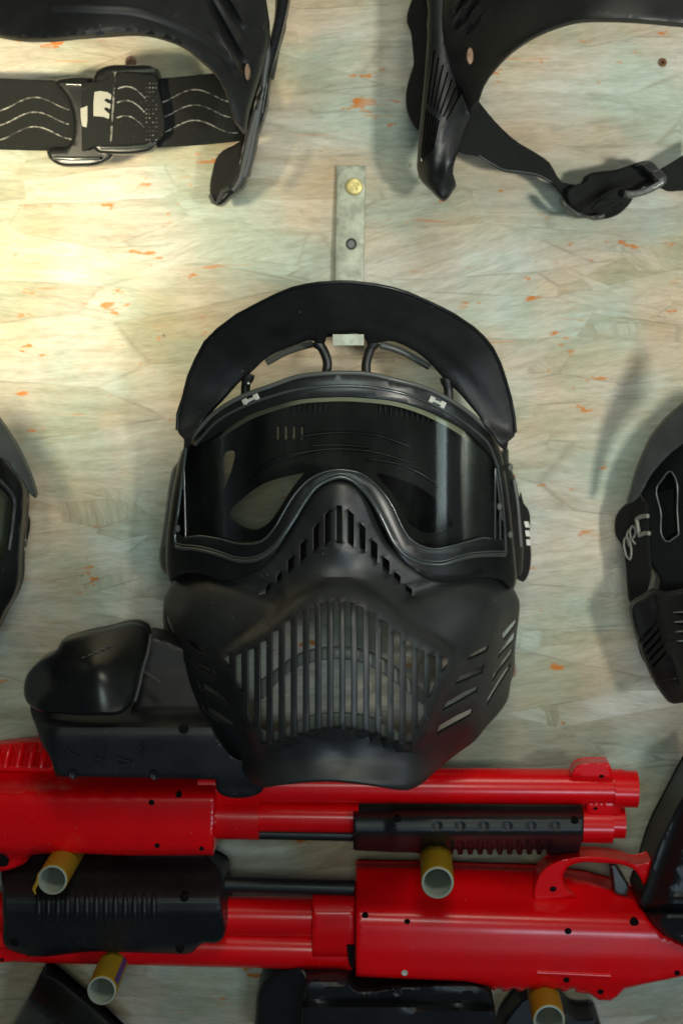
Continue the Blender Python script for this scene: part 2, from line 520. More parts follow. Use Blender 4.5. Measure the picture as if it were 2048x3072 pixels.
def merge_panels(objs, name):
    """join several meshes that are one surface pattern into the first (no bpy.ops)"""
    import bmesh
    bm = bmesh.new()
    for o in objs: bm.from_mesh(o.data)
    bm.to_mesh(objs[0].data); bm.free()
    objs[0].data.name = name
    for o in objs[1:]:
        me = o.data
        bpy.data.objects.remove(o); bpy.data.meshes.remove(me)
    return objs[0]

def disc(name, cx, cy, rx, ry, d, th, m, parent=None, n=20, label=None, rr=None, dimple=0.0, origin=None):
    out = [(cx + rx * math.cos(2 * math.pi * i / n), cy + ry * math.sin(2 * math.pi * i / n)) for i in range(n)]
    f = (lambda X, Y: d - dimple * (1 - np.clip(np.hypot((X - cx) / rx, (Y - cy) / ry), 0, 1) ** 2)) if dimple else (lambda X, Y: d + X * 0)
    return panel(name, out, f, th, m, parent, res=max(3, rx * .3), rr=rr or rx * .25, rh=th * .4, label=label, origin=origin)

def const(d): return lambda X, Y: d + X * 0.0
def lin(x0, y0, d0, x1, y1, d1):
    """depth changing linearly along the line p0 -> p1"""
    vx, vy = x1 - x0, y1 - y0; L = vx * vx + vy * vy
    return lambda X, Y: d0 + (d1 - d0) * np.clip(((X - x0) * vx + (Y - y0) * vy) / L, -0.3, 1.3)

def tps(ctrl, smooth=1e-3):
    """smooth surface through control points (px, py, depth)"""
    C = np.array(ctrl, float); P = C[:, :2] / 500.0; z = C[:, 2]; n = len(C)
    def U(r2): return np.where(r2 > 1e-12, r2 * np.log(np.maximum(r2, 1e-12)), 0)
    K = U(((P[:, None] - P[None]) ** 2).sum(-1)) + np.eye(n) * smooth
    Q = np.hstack([np.ones((n, 1)), P])
    A = np.block([[K, Q], [Q.T, np.zeros((3, 3))]])
    w = np.linalg.solve(A, np.concatenate([z, np.zeros(3)]))
    def f(X, Y):
        q = np.stack([np.ravel(X), np.ravel(Y)], 1) / 500.0
        r2 = ((q[:, None] - P[None]) ** 2).sum(-1)
        return (U(r2) @ w[:n] + w[n] + q @ w[n + 1:]).reshape(np.shape(X))
    return f

def sstep(x): 
    x = np.clip(x, 0, 1); return x * x * (3 - 2 * x)

# ------------------------------------------------------------------ wall
wv = [(-0.75, 0, -0.75), (0.75, 0, -0.75), (0.75, 0, 0.75), (-0.75, 0, 0.75),
      (-0.75, 0.015, -0.75), (0.75, 0.015, -0.75), (0.75, 0.015, 0.75), (-0.75, 0.015, 0.75)]
wall = link('wall', wv, [(0, 1, 2, 3), (4, 7, 6, 5), (0, 4, 5, 1), (1, 5, 6, 2), (2, 6, 7, 3), (3, 7, 4, 0)], M['osb'])
wall['kind'] = 'structure'
wall['label'] = 'strand board wall thinly painted off-white with orange bare flecks'

# ------------------------------------------------------------------ bracket that carries the middle mask
br = thing('metal_bracket', 'galvanised steel strip bracket screwed to the board above the middle mask', 'bracket', W(1052, 640, 0))
pl = seg([(1010, 497), (1096, 498), (1091, 800), (1087, 1010), (1006, 1010), (1004, 800)], 30)
hole = [(1053 + 17 * math.cos(a), 732 + 18 * math.sin(a)) for a in np.linspace(0, 2 * math.pi, 20, endpoint=False)]
panel('plate', pl, lin(1050, 500, 0.0035, 1050, 1000, 0.0075), 0.0022, M['zinc'], br, holes=[hole], res=40, rr=4, rh=0.0006)
def wbox(name, x0, x1, y0, y1, z0, z1, m, parent=None, origin=None):
    v = [(x, y, z) for x in (x0, x1) for y in (y0, y1) for z in (z0, z1)]
    return link(name, v, [(0, 1, 3, 2), (4, 6, 7, 5), (0, 4, 5, 1), (2, 3, 7, 6), (0, 2, 6, 4), (1, 5, 7, 3)], m, parent, origin=origin)
aL, aR = W(998, 1009, 0.0928), W(1090, 1009, 0.0928)
wbox('hook_arm', aL.x, aR.x, -0.0928, -0.006, aL.z - 0.0022, aL.z, M['zinc'], br)
tl, trr = W(998, 1003, 0.0955), W(1091, 1003, 0.0955)
bb = W(998, 1036, 0.0955)
wbox('hook_tip', tl.x, trr.x, -0.0955, -0.0930, bb.z, tl.z, M['zinc'], br)
disc('spacer_plug', 1053, 732, 15, 16, 0.0030, 0.002, M['greyrim'], br)
sc = thing('screw', 'brass coloured cross-head screw near the top of the metal bracket', 'screw', W(1062, 560, 0.004))
def screw_head(cx, cy, r, d, m, parent, ang=0.25):
    a = []
    for q in range(4):
        t = ang + q * math.pi / 2
        a += [(cx + r * .58 * math.cos(t - .28), cy + r * .58 * math.sin(t - .28)), (cx + r * .58 * math.cos(t + .28), cy + r * .58 * math.sin(t + .28)),
              (cx + r * .2 * math.cos(t + math.pi / 4), cy + r * .2 * math.sin(t + math.pi / 4))]
    out = [(cx + r * math.cos(t), cy + r * math.sin(t)) for t in np.linspace(0, 2 * math.pi, 28, endpoint=False)]
    panel('screw_head', out, const(d), 0.0018, m, parent, holes=[a], res=6, rr=r * .3, rh=0.001)
    disc('screw_recess', cx, cy, r * .7, r * .7, d - 0.0015, 0.0005, m, parent)
screw_head(1062, 560, 26, 0.0062, M['brass'], sc, 0.9)
s2 = thing('screw', 'small rusted screw in the board under the upper right mask', 'screw', W(1986, 187, 0.0))
screw_head(1986, 187, 13, 0.0015, M['rust'], s2)
s3 = thing('screw', 'small dull brown screw above the strap buckle of the upper left mask', 'screw', W(392, 186, 0.0))
screw_head(392, 184, 16, 0.0030, M['rivet'], s3)

# ================================================================== MIDDLE MASK
CX = 1022.0
def GF(X, Y):      # goggle surface
    u = np.abs((X - CX) / 500.0)
    return 0.098 - 0.050 * u ** 2.6 + 0.000014 * (Y - 1450)
mk = thing('paintball_mask', 'black full-face mask in the middle with clear lens, visor and slotted mouth grille', 'mask', W(1040, 1020, 0), 'masks hung on the board wall')

ctrl = [(CX, 1460, .100), (CX, 1550, .106), (CX, 1650, .110), (CX, 1725, .108), (CX, 1800, .120), (CX, 1900, .131), (CX, 2000, .134), (CX, 2100, .134),
        (CX, 2180, .132), (CX, 2270, .126), (CX, 2350, .134)]
for y, row in {1550: [(110, .094)], 1650: [(150, .096), (300, .082), (450, .052)], 1740: [(150, .101), (300, .086), (420, .064), (500, .040)],
               1800: [(120, .115), (220, .100), (350, .086), (450, .066), (525, .036)], 1900: [(150, .122), (260, .107), (380, .088), (460, .062), (530, .024)],
               2000: [(150, .127), (300, .108), (400, .084), (470, .056), (522, .024)], 2100: [(150, .128), (300, .108), (400, .082), (490, .040)],
               2180: [(150, .127), (300, .105), (400, .074), (445, .05)], 2270: [(150, .122), (290, .092), (340, .07)], 2350: [(150, .128), (250, .112)]}.items():
    for dx, d in row:
        ctrl += [(CX - dx, y, d), (CX + dx, y, d)]
GUARD0 = tps(ctrl)
muz = sm([(1015, 1742), (1090, 1762), (1160, 1812), (1235, 1880), (1330, 1940), (1378, 1985), (1345, 2060), (1300, 2150), (1262, 2240), (1225, 2252), (1165, 2222), (1090, 2200),
          (1010, 2192), (930, 2200), (860, 2228), (800, 2248), (765, 2245), (730, 2150), (688, 2060), (652, 1985), (700, 1940), (790, 1880), (865, 1812), (935, 1764)], step=30)
cheekL = sm([(655, 1795), (600, 1760), (560, 1745), (530, 1780), (515, 1850), (560, 1900), (640, 1900), (690, 1850)], step=40)
sideridge = [[(548, 1840), (580, 2000), (625, 2160), (680, 2260)], [(1500, 1840), (1478, 2000), (1425, 2140), (1360, 2260)]]
def GUARD(X, Y):
    d = GUARD0(X, Y)
    s = np.where(inside(muz, X, Y), 1, -1) * dist(muz, X, Y)
    below = np.clip((Y - 2120) / 80, 0, 1)
    wdt = 28 * (1 - below) + 10 * below
    d = d + (0.0065 + 0.003 * below) * sstep((s + wdt / 2) / wdt)
    # hollow under the cheek edge of the goggle shell
    d = d - 0.004 * np.exp(-((Y - (1760 + 60 * np.cos((X - CX) / 170))) / 26) ** 2) * (np.abs(X - CX) > 180)
    for r in sideridge:
        q = dist(r, X, Y, closed=False)
        d = d + 0.0022 * np.exp(-(q / 16) ** 2)
    return d

guard_out = sm([(1020, 1440), (1065, 1452), (1100, 1490), (1130, 1550), (1165, 1625), (1212, 1665), (1294, 1705), (1347, 1718), (1408, 1705), (1469, 1700), (1520, 1725),
    (1542, 1771), (1556, 1800), (1555, 1855), (1548, 1910), (1543, 1965), (1543, 2005), (1532, 2045), (1520, 2103), (1497, 2137), (1459, 2179), (1421, 2225), (1383, 2252), (1344, 2282),
    (1299, 2321), (1253, 2359), (1222, 2371), (1191, 2370), (1134, 2361), (1057, 2351), (1000, 2346), (909, 2349), (833, 2357), (783, 2362), (750, 2342), (718, 2305),
    (680, 2262), (630, 2220), (584, 2191), (565, 2156), (542, 2118), (511, 2095), (503, 2075), (499, 2034), (494, 1975), (494, 1919), (490, 1829),
    (496, 1787), (513, 1757), (530, 1720), (557, 1700), (603, 1700), (664, 1715), (720, 1710), (790, 1680), (835, 1635), (865, 1590), (905, 1520), (940, 1470), (980, 1445)], step=13)

slots = []
def q4(*p): return seg(p, 16)
tops = {0: 1803, 1: 1806, 2: 1816, 3: 1834, 4: 1860, 5: 1891, 6: 1922, 7: 1945, 8: 1961, 9: 1967}
bots = {0: 2187, 1: 2190, 2: 2196, 3: 2206, 4: 2218, 5: 2230, 6: 2234}
for k in range(-9, 10):
    a = abs(k)
    xl = 999 + 36.4 * k - (1 if k > 0 else 0); xr = xl + (18 if a < 8 else 16)
    slope = 7 if a > 1 else 2
    tl_, tr_ = (tops[a] + slope, tops[a]) if k < 0 else (tops[a], tops[a] + slope)
    if a <= 6: bl_ = br_ = bots[a]
    elif a == 7: bl_, br_ = (2140, 2180) if k < 0 else (2188, 2148)
    elif a == 8: bl_, br_ = (2045, 2076) if k < 0 else (2090, 2053)
    else: bl_, br_ = (1985, 2004) if k < 0 else (2018, 1998)
    slots.append(q4((xl, tl_), (xr, tr_), (xr, br_), (xl, bl_)))
side = [[(564, 1920), (602, 1938), (624, 1963), (596, 1954), (574, 1942)], [(576, 1976), (602, 1994), (640, 2008), (659, 2037), (620, 2018), (586, 1999)],
        [(590, 2042), (620, 2056), (680, 2090), (692, 2118), (650, 2098), (600, 2066)], [(604, 2110), (640, 2128), (698, 2166), (704, 2187), (660, 2168), (612, 2132)],
        [(1467, 1934), (1458, 1956), (1420, 1974), (1398, 1980), (1415, 1962)], [(1453, 1994), (1444, 2020), (1400, 2040), (1364, 2054), (1378, 2028), (1410, 2014)],
        [(1436, 2056), (1428, 2076), (1380, 2104), (1326, 2134), (1340, 2106), (1390, 2076)], [(1418, 2124), (1410, 2148), (1360, 2176), (1308, 2204), (1318, 2176), (1370, 2146)]]
ribs = [[(494, 1836), (506, 1856), (540, 1930), (545, 1962), (536, 1945), (500, 1872)], [(497, 1892), (508, 1905), (556, 1990), (570, 2048), (556, 2022), (512, 1946)],
        [(499, 1940), (508, 1960), (545, 2030), (578, 2100), (560, 2080), (522, 2010)],
        [(1548, 1856), (1545, 1876), (1510, 1922), (1506, 1902), (1524, 1880)], [(1544, 1892), (1540, 1922), (1500, 1966), (1490, 1980), (1496, 1958)],
        [(1539, 1938), (1532, 1966), (1490, 2022), (1474, 2048), (1480, 2020)], [(1532, 1985), (1526, 2008), (1475, 2090), (1458, 2120), (1462, 2095), (1500, 2030)]]
nose = []
for (x0, x1, y0, y1, s) in [(1010, 1024, 1517, 1630, 0), (1044, 1060, 1536, 1635, 1), (1079, 1095, 1576, 1650, 1), (1113, 1131, 1624, 1680, 1), (1148, 1167, 1676, 1718, 1), (1182, 1200, 1721, 1742, 1), (1217, 1235, 1762, 1779, 1),
                            (974, 990, 1536, 1630, -1), (940, 955, 1576, 1650, -1), (900, 917, 1626, 1680, -1), (863, 880, 1674, 1712, -1), (830, 845, 1720, 1743, -1), (797, 811, 1756, 1772, -1)]:
    f = 8 * s
    nose.append(q4((x0, y0 - f), (x1, y0 + f), (x1, y1 + f), (x0, y1 - f)))
g = panel('face_guard', guard_out, GUARD, 0.0045, M['guard'], mk, holes=slots + [seg(s, 10) for s in side] + [seg(s, 10) for s in ribs] + nose, res=15, rr=16, rh=0.0035, rrh=3.5)

# inner shell seen through the slots
inn = sm([(980, 1500), (1070, 1500), (1130, 1600), (1220, 1730), (1330, 1780), (1330, 1830), (1220, 1770), (1150, 1700), (1080, 1640), (960, 1640), (890, 1700), (820, 1770), (710, 1830), (700, 1780), (820, 1720), (920, 1590)], step=24)
panel('inner_shell', inn, lambda X, Y: GUARD0(X, Y) - 0.022, 0.002, M['inner'], mk, res=28)
bar1 = sm([(770, 2060), (820, 2018), (890, 1968), (950, 1948), (1010, 1944), (1070, 1948), (1130, 1968), (1190, 2008), (1250, 2060), (1290, 2095), (1290, 2125), (1240, 2090), (1180, 2044), (1120, 2004),
           (1060, 1982), (1010, 1978), (950, 1984), (890, 2004), (830, 2050), (780, 2100)], step=20)
panel('inner_brace', bar1, lambda X, Y: GUARD0(X, Y) - 0.012, 0.004, M['brace'], mk, res=20, rr=6, rh=.001)
bar2 = sm([(740, 2150), (800, 2200), (860, 2185), (930, 2150), (1010, 2140), (1090, 2148), (1160, 2178), (1230, 2215), (1250, 2215), (1240, 2270), (1010, 2240), (780, 2270)], step=24)
panel('inner_brace', bar2, lambda X, Y: GUARD0(X, Y) - 0.010, 0.003, M['brace'], mk, res=24, rr=6, rh=.001)

# side rear shells (dark ends of the mask seen behind the guard)
panel('ear_rivet', sm([(480, 1965), (489, 1968), (494, 1985), (492, 2010), (484, 2012), (478, 1990)], step=6), const(.022), .006, M['rivet'], mk, res=6)
panel('ear_rivet', sm([(1533, 1985), (1541, 1988), (1546, 2005), (1543, 2030), (1535, 2034)], step=6), const(.022), .006, M['rivet'], mk, res=6)

# goggle frame ring
frame_out = sm([(574, 1312), (640, 1240), (725, 1187), (817, 1153), (893, 1126), (966, 1118), (1030, 1116), (1096, 1118), (1191, 1138), (1283, 1164), (1344, 1195), (1413, 1241), (1480, 1303), (1500, 1350),
    (1515, 1420), (1530, 1520), (1538, 1600), (1546, 1690), (1549, 1735), (1537, 1771), (1502, 1742), (1469, 1733), (1408, 1736), (1347, 1749), (1294, 1742), (1245, 1716), (1208, 1686), (1178, 1640), (1150, 1575),
    (1115, 1505), (1085, 1470), (1050, 1447), (1020, 1441), (982, 1448), (945, 1474), (910, 1522), (878, 1575), (840, 1640), (800, 1690), (740, 1728), (664, 1745), (603, 1724), (557, 1722), (527, 1737), (513, 1749), (502, 1722), (498, 1640),
    (508, 1540), (524, 1440), (548, 1350)], step=14)
opening = sm([(566, 1334), (590, 1338), (606, 1331), (671, 1291), (748, 1245), (824, 1218), (901, 1199), (977, 1193), (1050, 1192), (1096, 1195), (1191, 1206), (1268, 1229), (1344, 1264), (1402, 1298), (1451, 1342), (1476, 1374),
    (1487, 1422), (1498, 1504), (1508, 1590), (1508, 1613), (1449, 1614), (1408, 1624), (1347, 1640), (1294, 1647), (1253, 1634), (1225, 1612), (1200, 1571), (1180, 1526), (1155, 1486), (1122, 1450), (1082, 1421), (1041, 1411), (1020, 1409),
    (986, 1413), (928, 1438), (884, 1483), (850, 1537), (819, 1590), (785, 1624), (725, 1632), (657, 1617), (600, 1608), (545, 1607), (538, 1600), (543, 1534), (552, 1427)], step=13)
fr = panel('goggle_frame', frame_out, GF, 0.010, M['blackg'], mk, holes=[opening], res=22, rr=9, rh=0.003, rrh=4)
def on(f, pts, off): return [(x, y, float(f(np.array([x]), np.array([y]))[0]) + off) for x, y in pts]
lower = sm([(528, 1640), (545, 1645), (576, 1647), (622, 1655), (668, 1669), (710, 1682), (748, 1684), (787, 1672), (817, 1649), (852, 1603), (882, 1557), (917, 1500), (947, 1462), (986, 1439), (1024, 1431), (1049, 1438), (1082, 1463),
    (1110, 1496), (1135, 1536), (1159, 1585), (1180, 1626), (1208, 1659), (1245, 1683), (1286, 1693), (1327, 1693), (1367, 1681), (1408, 1671), (1469, 1665), (1514, 1665)], closed=False, step=10)
tube('lens_rim', on(GF, lower, 0.0008), 0.0011, M['gloss'], fr)
tube('lens_rim', on(GF, [(x, y - 10) for x, y in lower], 0.0002), 0.0006, M['gloss'], fr)
inner_edge = [p for p in opening if p[1] > 1400 and 548 < p[0] < 1506]
inner_edge = sorted(inner_edge, key=lambda p: p[0])
tube('lens_rim', on(GF, inner_edge, 0.0), 0.0006, M['gloss'], fr)
top1 = sm([(576, 1312), (640, 1242), (725, 1190), (817, 1156), (893, 1130), (966, 1121), (1030, 1119), (1096, 1121), (1191, 1141), (1283, 1167), (1344, 1198), (1413, 1244), (1476, 1303)], closed=False, step=14)
tube('upper_rim', on(GF, top1, 0.0002), 0.00125, M['greyrim'], fr)
top2 = sm([(585, 1335), (650, 1266), (725, 1222), (817, 1188), (893, 1168), (966, 1160), (1030, 1158), (1096, 1161), (1191, 1176), (1283, 1207), (1344, 1238), (1405, 1278), (1462, 1330), (1492, 1400)], closed=False, step=14)
tube('upper_ridge', on(GF, top2, 0.0001), 0.0009, M['gloss'], fr)
tube('side_rim', on(GF, sm([(560, 1330), (548, 1427), (535, 1534), (525, 1607), (528, 1640)], closed=False, step=12), 0.0), 0.0009, M['gloss'], fr)
tube('side_rim', on(GF, sm([(1492, 1400), (1500, 1450), (1508, 1524), (1514, 1600), (1516, 1662)], closed=False, step=12), 0.0), 0.0007, M['gloss'], fr)

# olive gasket lip just inside the lens opening: along the top, down the right side
gas_o = sm([(598, 1336), (671, 1289), (748, 1243), (824, 1216), (901, 1197), (977, 1191), (1050, 1190), (1096, 1193), (1191, 1204), (1268, 1227), (1344, 1262), (1402, 1296), (1452, 1340), (1477, 1372), (1488, 1422), (1498, 1504), (1504, 1590)], closed=False, step=14)
gas_i = sm([(1490, 1592), (1483, 1504), (1473, 1422), (1460, 1385), (1440, 1354), (1390, 1312), (1336, 1278), (1262, 1242), (1188, 1219), (1096, 1207), (1050, 1204), (977, 1205), (903, 1211), (828, 1231), (754, 1258), (678, 1304), (620, 1340)], closed=False, step=14)
panel('gasket', gas_o + gas_i, lambda X, Y: GF(X, Y) - 0.0035, 0.0012, M['gasket'], mk, res=14)
for q in ([(565, 1336), (590, 1340), (584, 1420), (572, 1520), (566, 1592), (540, 1600), (546, 1530), (555, 1430)], [(596, 1342), (612, 1340), (607, 1420), (596, 1510), (588, 1580), (576, 1582), (582, 1510), (590, 1420)]):
    panel('gasket', sm(q, step=12), lambda X, Y: GF(X, Y) - 0.0050, 0.0012, M['lens_sheen'], mk, res=10, rr=4, rh=.001)  # no real gasket: pale strips imitating the lit wall reflected in the lens
# lens
lens_o = sm([(560, 1325), (606, 1320), (671, 1280), (748, 1234), (824, 1207), (901, 1188), (977, 1182), (1096, 1184), (1191, 1195), (1268, 1218), (1344, 1253), (1410, 1292), (1460, 1335), (1487, 1370), (1498, 1422), (1512, 1520),
    (1520, 1625), (1449, 1630), (1408, 1640), (1347, 1655), (1294, 1662), (1245, 1650), (1210, 1622), (1185, 1580), (1165, 1536), (1140, 1496), (1108, 1462), (1070, 1438), (1020, 1425), (975, 1432), (935, 1456), (898, 1500),
    (865, 1552), (832, 1605), (790, 1640), (725, 1648), (657, 1633), (600, 1624), (532, 1624), (526, 1600), (535, 1500), (548, 1400)], step=18)
panel('lens', lens_o, lambda X, Y: GF(X, Y) - 0.0018, 0.0012, M['lens'], mk, res=24)

# foam and inner frame behind the lens
foam_o = sm([(622, 1340), (640, 1290), (725, 1235), (817, 1200), (893, 1180), (966, 1172), (1096, 1174), (1191, 1186), (1283, 1215), (1344, 1245), (1413, 1290), (1480, 1350), (1500, 1450), (1520, 1600),
    (1500, 1660), (1380, 1670), (1294, 1680), (1230, 1660), (1150, 1560), (1080, 1460), (1020, 1440), (960, 1460), (890, 1560), (820, 1650), (740, 1680), (640, 1660), (578, 1640), (594, 1590), (608, 1480)], step=20)
eyeL = sm([(687, 1550), (737, 1488), (794, 1450), (852, 1431), (913, 1418), (913, 1418), (871, 1473), (833, 1534), (800, 1576), (770, 1592), (720, 1580), (687, 1550)][:-1], step=12)
eyeR = sm([(1128, 1424), (1200, 1440), (1275, 1475), (1330, 1530), (1355, 1580), (1325, 1600), (1260, 1598), (1222, 1570), (1190, 1510), (1160, 1465)], step=12)
vents = [seg([(x, 1281 + abs(x - 850) * .05), (x + 9, 1280), (x + 9, 1318), (x, 1322)], 8) for x in (828, 852, 876, 900)]
streakL = sm([(722, 1342), (722, 1342), (738, 1350), (722, 1420), (672, 1500), (656, 1560), (650, 1612), (640, 1570), (632, 1520), (645, 1460), (690, 1400)], step=10)
streakL = sm([(690, 1352), (700, 1352), (697, 1400), (668, 1480), (660, 1540), (652, 1600), (642, 1570), (635, 1520), (650, 1440)], step=10)  # made-up slot imitating the orange streak reflected in the lens
streakR = sm([(1368, 1362), (1380, 1352), (1400, 1380), (1412, 1420), (1418, 1470), (1408, 1520), (1394, 1568), (1388, 1530), (1386, 1460), (1378, 1400)], step=10)
sideL1 = sm([(596, 1366), (614, 1366), (608, 1450), (596, 1560), (578, 1572), (586, 1480)], step=12)
sideL2 = sm([(640, 1372), (652, 1372), (640, 1450), (628, 1540), (618, 1540), (628, 1450)], step=12)  # another made-up slot, standing for a pale band mirrored in the lens
foam = panel('foam_liner', foam_o, lambda X, Y: GF(X, Y) - 0.020 - 0.010 * sstep((330 - np.abs(X - CX)) / 330) - .006 * sstep((Y - 1240) / 160), 0.006, M['foam'], mk,
             holes=[eyeL, eyeR, streakL, sideL2] + vents, res=24, rr=6, rh=.002, rrh=5)
FD = lambda X, Y: GF(X, Y) - 0.020 - 0.010 * sstep((330 - np.abs(X - CX)) / 330) - .006 * sstep((Y - 1240) / 160)
for pts in ([(900, 1310), (980, 1299), (1060, 1299), (1130, 1306), (1225, 1338)], [(935, 1338), (1000, 1334), (1110, 1342)],
            [(740, 1440), (800, 1395), (880, 1368), (960, 1350), (1050, 1348), (1140, 1360), (1235, 1388)], [(1100, 1378), (1180, 1388), (1260, 1420), (1330, 1470)], [(770, 1410), (840, 1372), (940, 1352)]):
    tube('foam_ridge', on(FD, sm(pts, closed=False, step=20), 0.0006), 0.0009, M['blackg'], foam)
# notched edge of the upper vent, dark teeth
for x in list(range(880, 980, 16)) + list(range(1140, 1320, 16)):
    yy = 1222 + ((x - 1022) / 300.0) ** 2 * 42
    tube('vent_notch', [(x, yy - 12, float(FD(np.array([x]), np.array([yy]))[0]) + .001), (x, yy + 12, float(FD(np.array([x]), np.array([yy]))[0]) + .001)], 0.0006, M['blackg'], foam, seg_=6)
# retaining clips, H shaped
for (cx, cy, an) in ((752, 1199, -0.42), (1311, 1207, 0.42)):
    ca, sa = math.cos(an), math.sin(an)
    H = [(-26, -10), (-10, -10), (-10, -5), (10, -5), (10, -10), (26, -10), (26, 11), (12, 11), (12, 4), (-12, 4), (-12, 11), (-26, 11)]
    panel('retaining_clip', [(cx + x * ca - y * sa, cy + x * sa + y * ca) for x, y in H], lambda X, Y: GF(X, Y) + 0.0012, 0.0015, M['clip'], fr, res=7, rr=2, rh=.0005)
# little latches right side
for (cx, cy) in ((1530, 1402), (1497, 1520), (1530, 1604), (533, 1586)):
    disc('latch', cx, cy, 8, 11, float(GF(np.array([cx]), np.array([cy]))[0]) + .0022, .003, M['greyrim'], fr)

# visor
u0 = 1036
visor_o = [(1020, 843), (957, 847), (878, 862), (857, 876), (857, 876), (779, 906), (710, 942), (652, 985), (614, 1023), (587, 1073), (564, 1126), (549, 1187), (537, 1249), (530, 1287), (537, 1302), (552, 1318), (552, 1345), (565, 1345), (574, 1316),
    (620, 1254), (671, 1199), (725, 1140), (755, 1115), (792, 1080), (824, 1060), (863, 1044), (901, 1030), (935, 1021), (955, 1030), (974, 1027), (979, 1012), (1000, 1010), (1090, 1010), (1100, 1027), (1141, 1027),
    (1168, 1023), (1214, 1038), (1260, 1065), (1287, 1088), (1325, 1130), (1356, 1160), (1383, 1187), (1409, 1218), (1432, 1245), (1450, 1274), (1475, 1300), (1498, 1340), (1518, 1356), (1524, 1325), (1541, 1310), (1547, 1294),
    (1543, 1249), (1532, 1187), (1517, 1138), (1497, 1084), (1478, 1042), (1455, 1011), (1421, 981), (1363, 942), (1291, 906), (1233, 888), (1222, 876), (1222, 876), (1126, 852), (1057, 844)]
visor_o = sm(visor_o, step=15)
outer_edge = sm([(552, 1318), (530, 1287), (549, 1187), (564, 1126), (587, 1073), (614, 1023), (652, 985), (710, 942), (779, 906), (878, 862), (957, 847), (1020, 843), (1057, 844), (1126, 852), (1222, 876), (1291, 906), (1363, 942), (1421, 981), (1478, 1042), (1517, 1138),
                 (1543, 1249), (1547, 1294), (1524, 1325)], closed=False, step=40)
for _ in range(4):
    q = np.array(visor_o); k = dist(outer_edge, q[:, 0], q[:, 1], closed=False) < 9
    k &= (q[:, 1] < 1265) & ~((q[:, 0] > 842) & (q[:, 0] < 890)) & ~((q[:, 0] > 1205) & (q[:, 0] < 1248))
    avg = (np.roll(q, 1, 0) + q * 2 + np.roll(q, -1, 0)) / 4
    q[k] = avg[k]; visor_o = [tuple(v) for v in q]
crease = sm([(560, 1300), (590, 1240), (660, 1150), (740, 1080), (850, 1010), (940, 975), (1036, 962), (1130, 970), (1240, 1010), (1340, 1080), (1430, 1175), (1500, 1280), (1520, 1310)], closed=False, step=40)
def VD(X, Y):
    u = np.abs((X - u0) / 510.0)
    e = np.clip(dist(outer_edge, X, Y, closed=False) / 170.0, 0, 1)
    c = dist(crease, X, Y, closed=False)
    return 0.122 - 0.062 * u ** 2.4 - 0.034 * e - 0.0016 * np.exp(-(c / 14) ** 2) + .0
vis = panel('visor', visor_o, VD, 0.0032, M['black'], mk, res=20, rr=8, rh=.0022)
edge = [(x, y) for x, y in outer_edge if y < 1300]
tube('visor_lip', on(VD, [(x * .996 + 4.1, y + 3) for x, y in edge], 0.0), 0.0010, M['blackg'], vis, label='thin raised lip along the outer edge of the visor')
# pillars
for P_ in ([(950, 1022), (974, 1060), (982, 1090), (978, 1120)], [(1122, 1024), (1105, 1062), (1098, 1090), (1098, 1120)], [(746, 1122), (738, 1150), (736, 1190)], [(1338, 1132), (1343, 1160), (1346, 1202)]):
    q = sm(P_, closed=False, step=10)
    tube('visor_strut', [(x, y, 0.078 - .03 * abs((x - 1036) / 510) ** 2) for x, y in q], [0.0036 if i < 2 else 0.0026 for i in range(len(q))], M['black'], vis)
for P_ in ([(800, 1086), (863, 1053), (901, 1040), (938, 1031)], [(1141, 1034), (1195, 1050), (1250, 1078), (1287, 1100)]):
    q = sm(P_, closed=False, step=14)
    tube('visor_ledge', [(x, y, 0.066 - .03 * abs((x - 1036) / 510) ** 2) for x, y in q], 0.0021, M['greyrim'], vis)
disc('rivet_spot', 745, 1150, 4, 4, 0.08, .002, M['clip'], vis, n=8)

# strap ends and ear hubs
hubL = sm([(551, 1346), (534, 1385), (519, 1404), (511, 1435), (500, 1511), (490, 1588), (484, 1626), (479, 1680), (486, 1710), (504, 1728), (513, 1749), (522, 1751), (540, 1700), (545, 1640), (550, 1500), (570, 1350)], step=12)
hb = panel('ear_piece', hubL, lin(480, 0, .022, 560, 0, .046), .006, M['blackg'], mk, res=14, rr=7, rh=.003)
tube('ear_piece_edge', [(x, y, .034) for x, y in sm([(528, 1410), (516, 1470), (506, 1560), (499, 1640)], closed=False, step=12)], .0013, M['greyrim'], hb)
hubR = sm([(1520, 1344), (1527, 1393), (1543, 1430), (1553, 1471), (1560, 1520), (1568, 1600), (1570, 1680), (1560, 1730), (1549, 1738), (1540, 1700), (1525, 1600), (1510, 1450), (1500, 1360)], step=12)
hr = panel('ear_piece', hubR, lin(1570, 0, .026, 1500, 0, .046), .006, M['blackg'], mk, res=14, rr=7, rh=.003)
tube('ear_piece_edge', [(x, y, .036) for x, y in sm([(1540, 1440), (1550, 1500), (1557, 1580), (1562, 1640)], closed=False, step=12)], .0010, M['greyrim'], hr)
strR = sm([(1562, 1478), (1570, 1510), (1582, 1526), (1588, 1606), (1591, 1687), (1584, 1722), (1568, 1746), (1553, 1740), (1560, 1690), (1562, 1600), (1556, 1520)], step=10)
st = panel('strap', strR, lin(1590, 0, .018, 1555, 0, .030), .003, M['fabric'], mk, res=10, rr=4, rh=.001)
for i, y in enumerate((1564, 1591, 1618)):
    panel('strap_lettering', [(1571 + i * 3, y), (1584 + i * 2.5, y + 1), (1589 + i * 1.5, y + 19), (1575 + i * 2, y + 18)], lin(1590, 0, .0192, 1555, 0, .0312), .0006, M['white'], st, res=6)
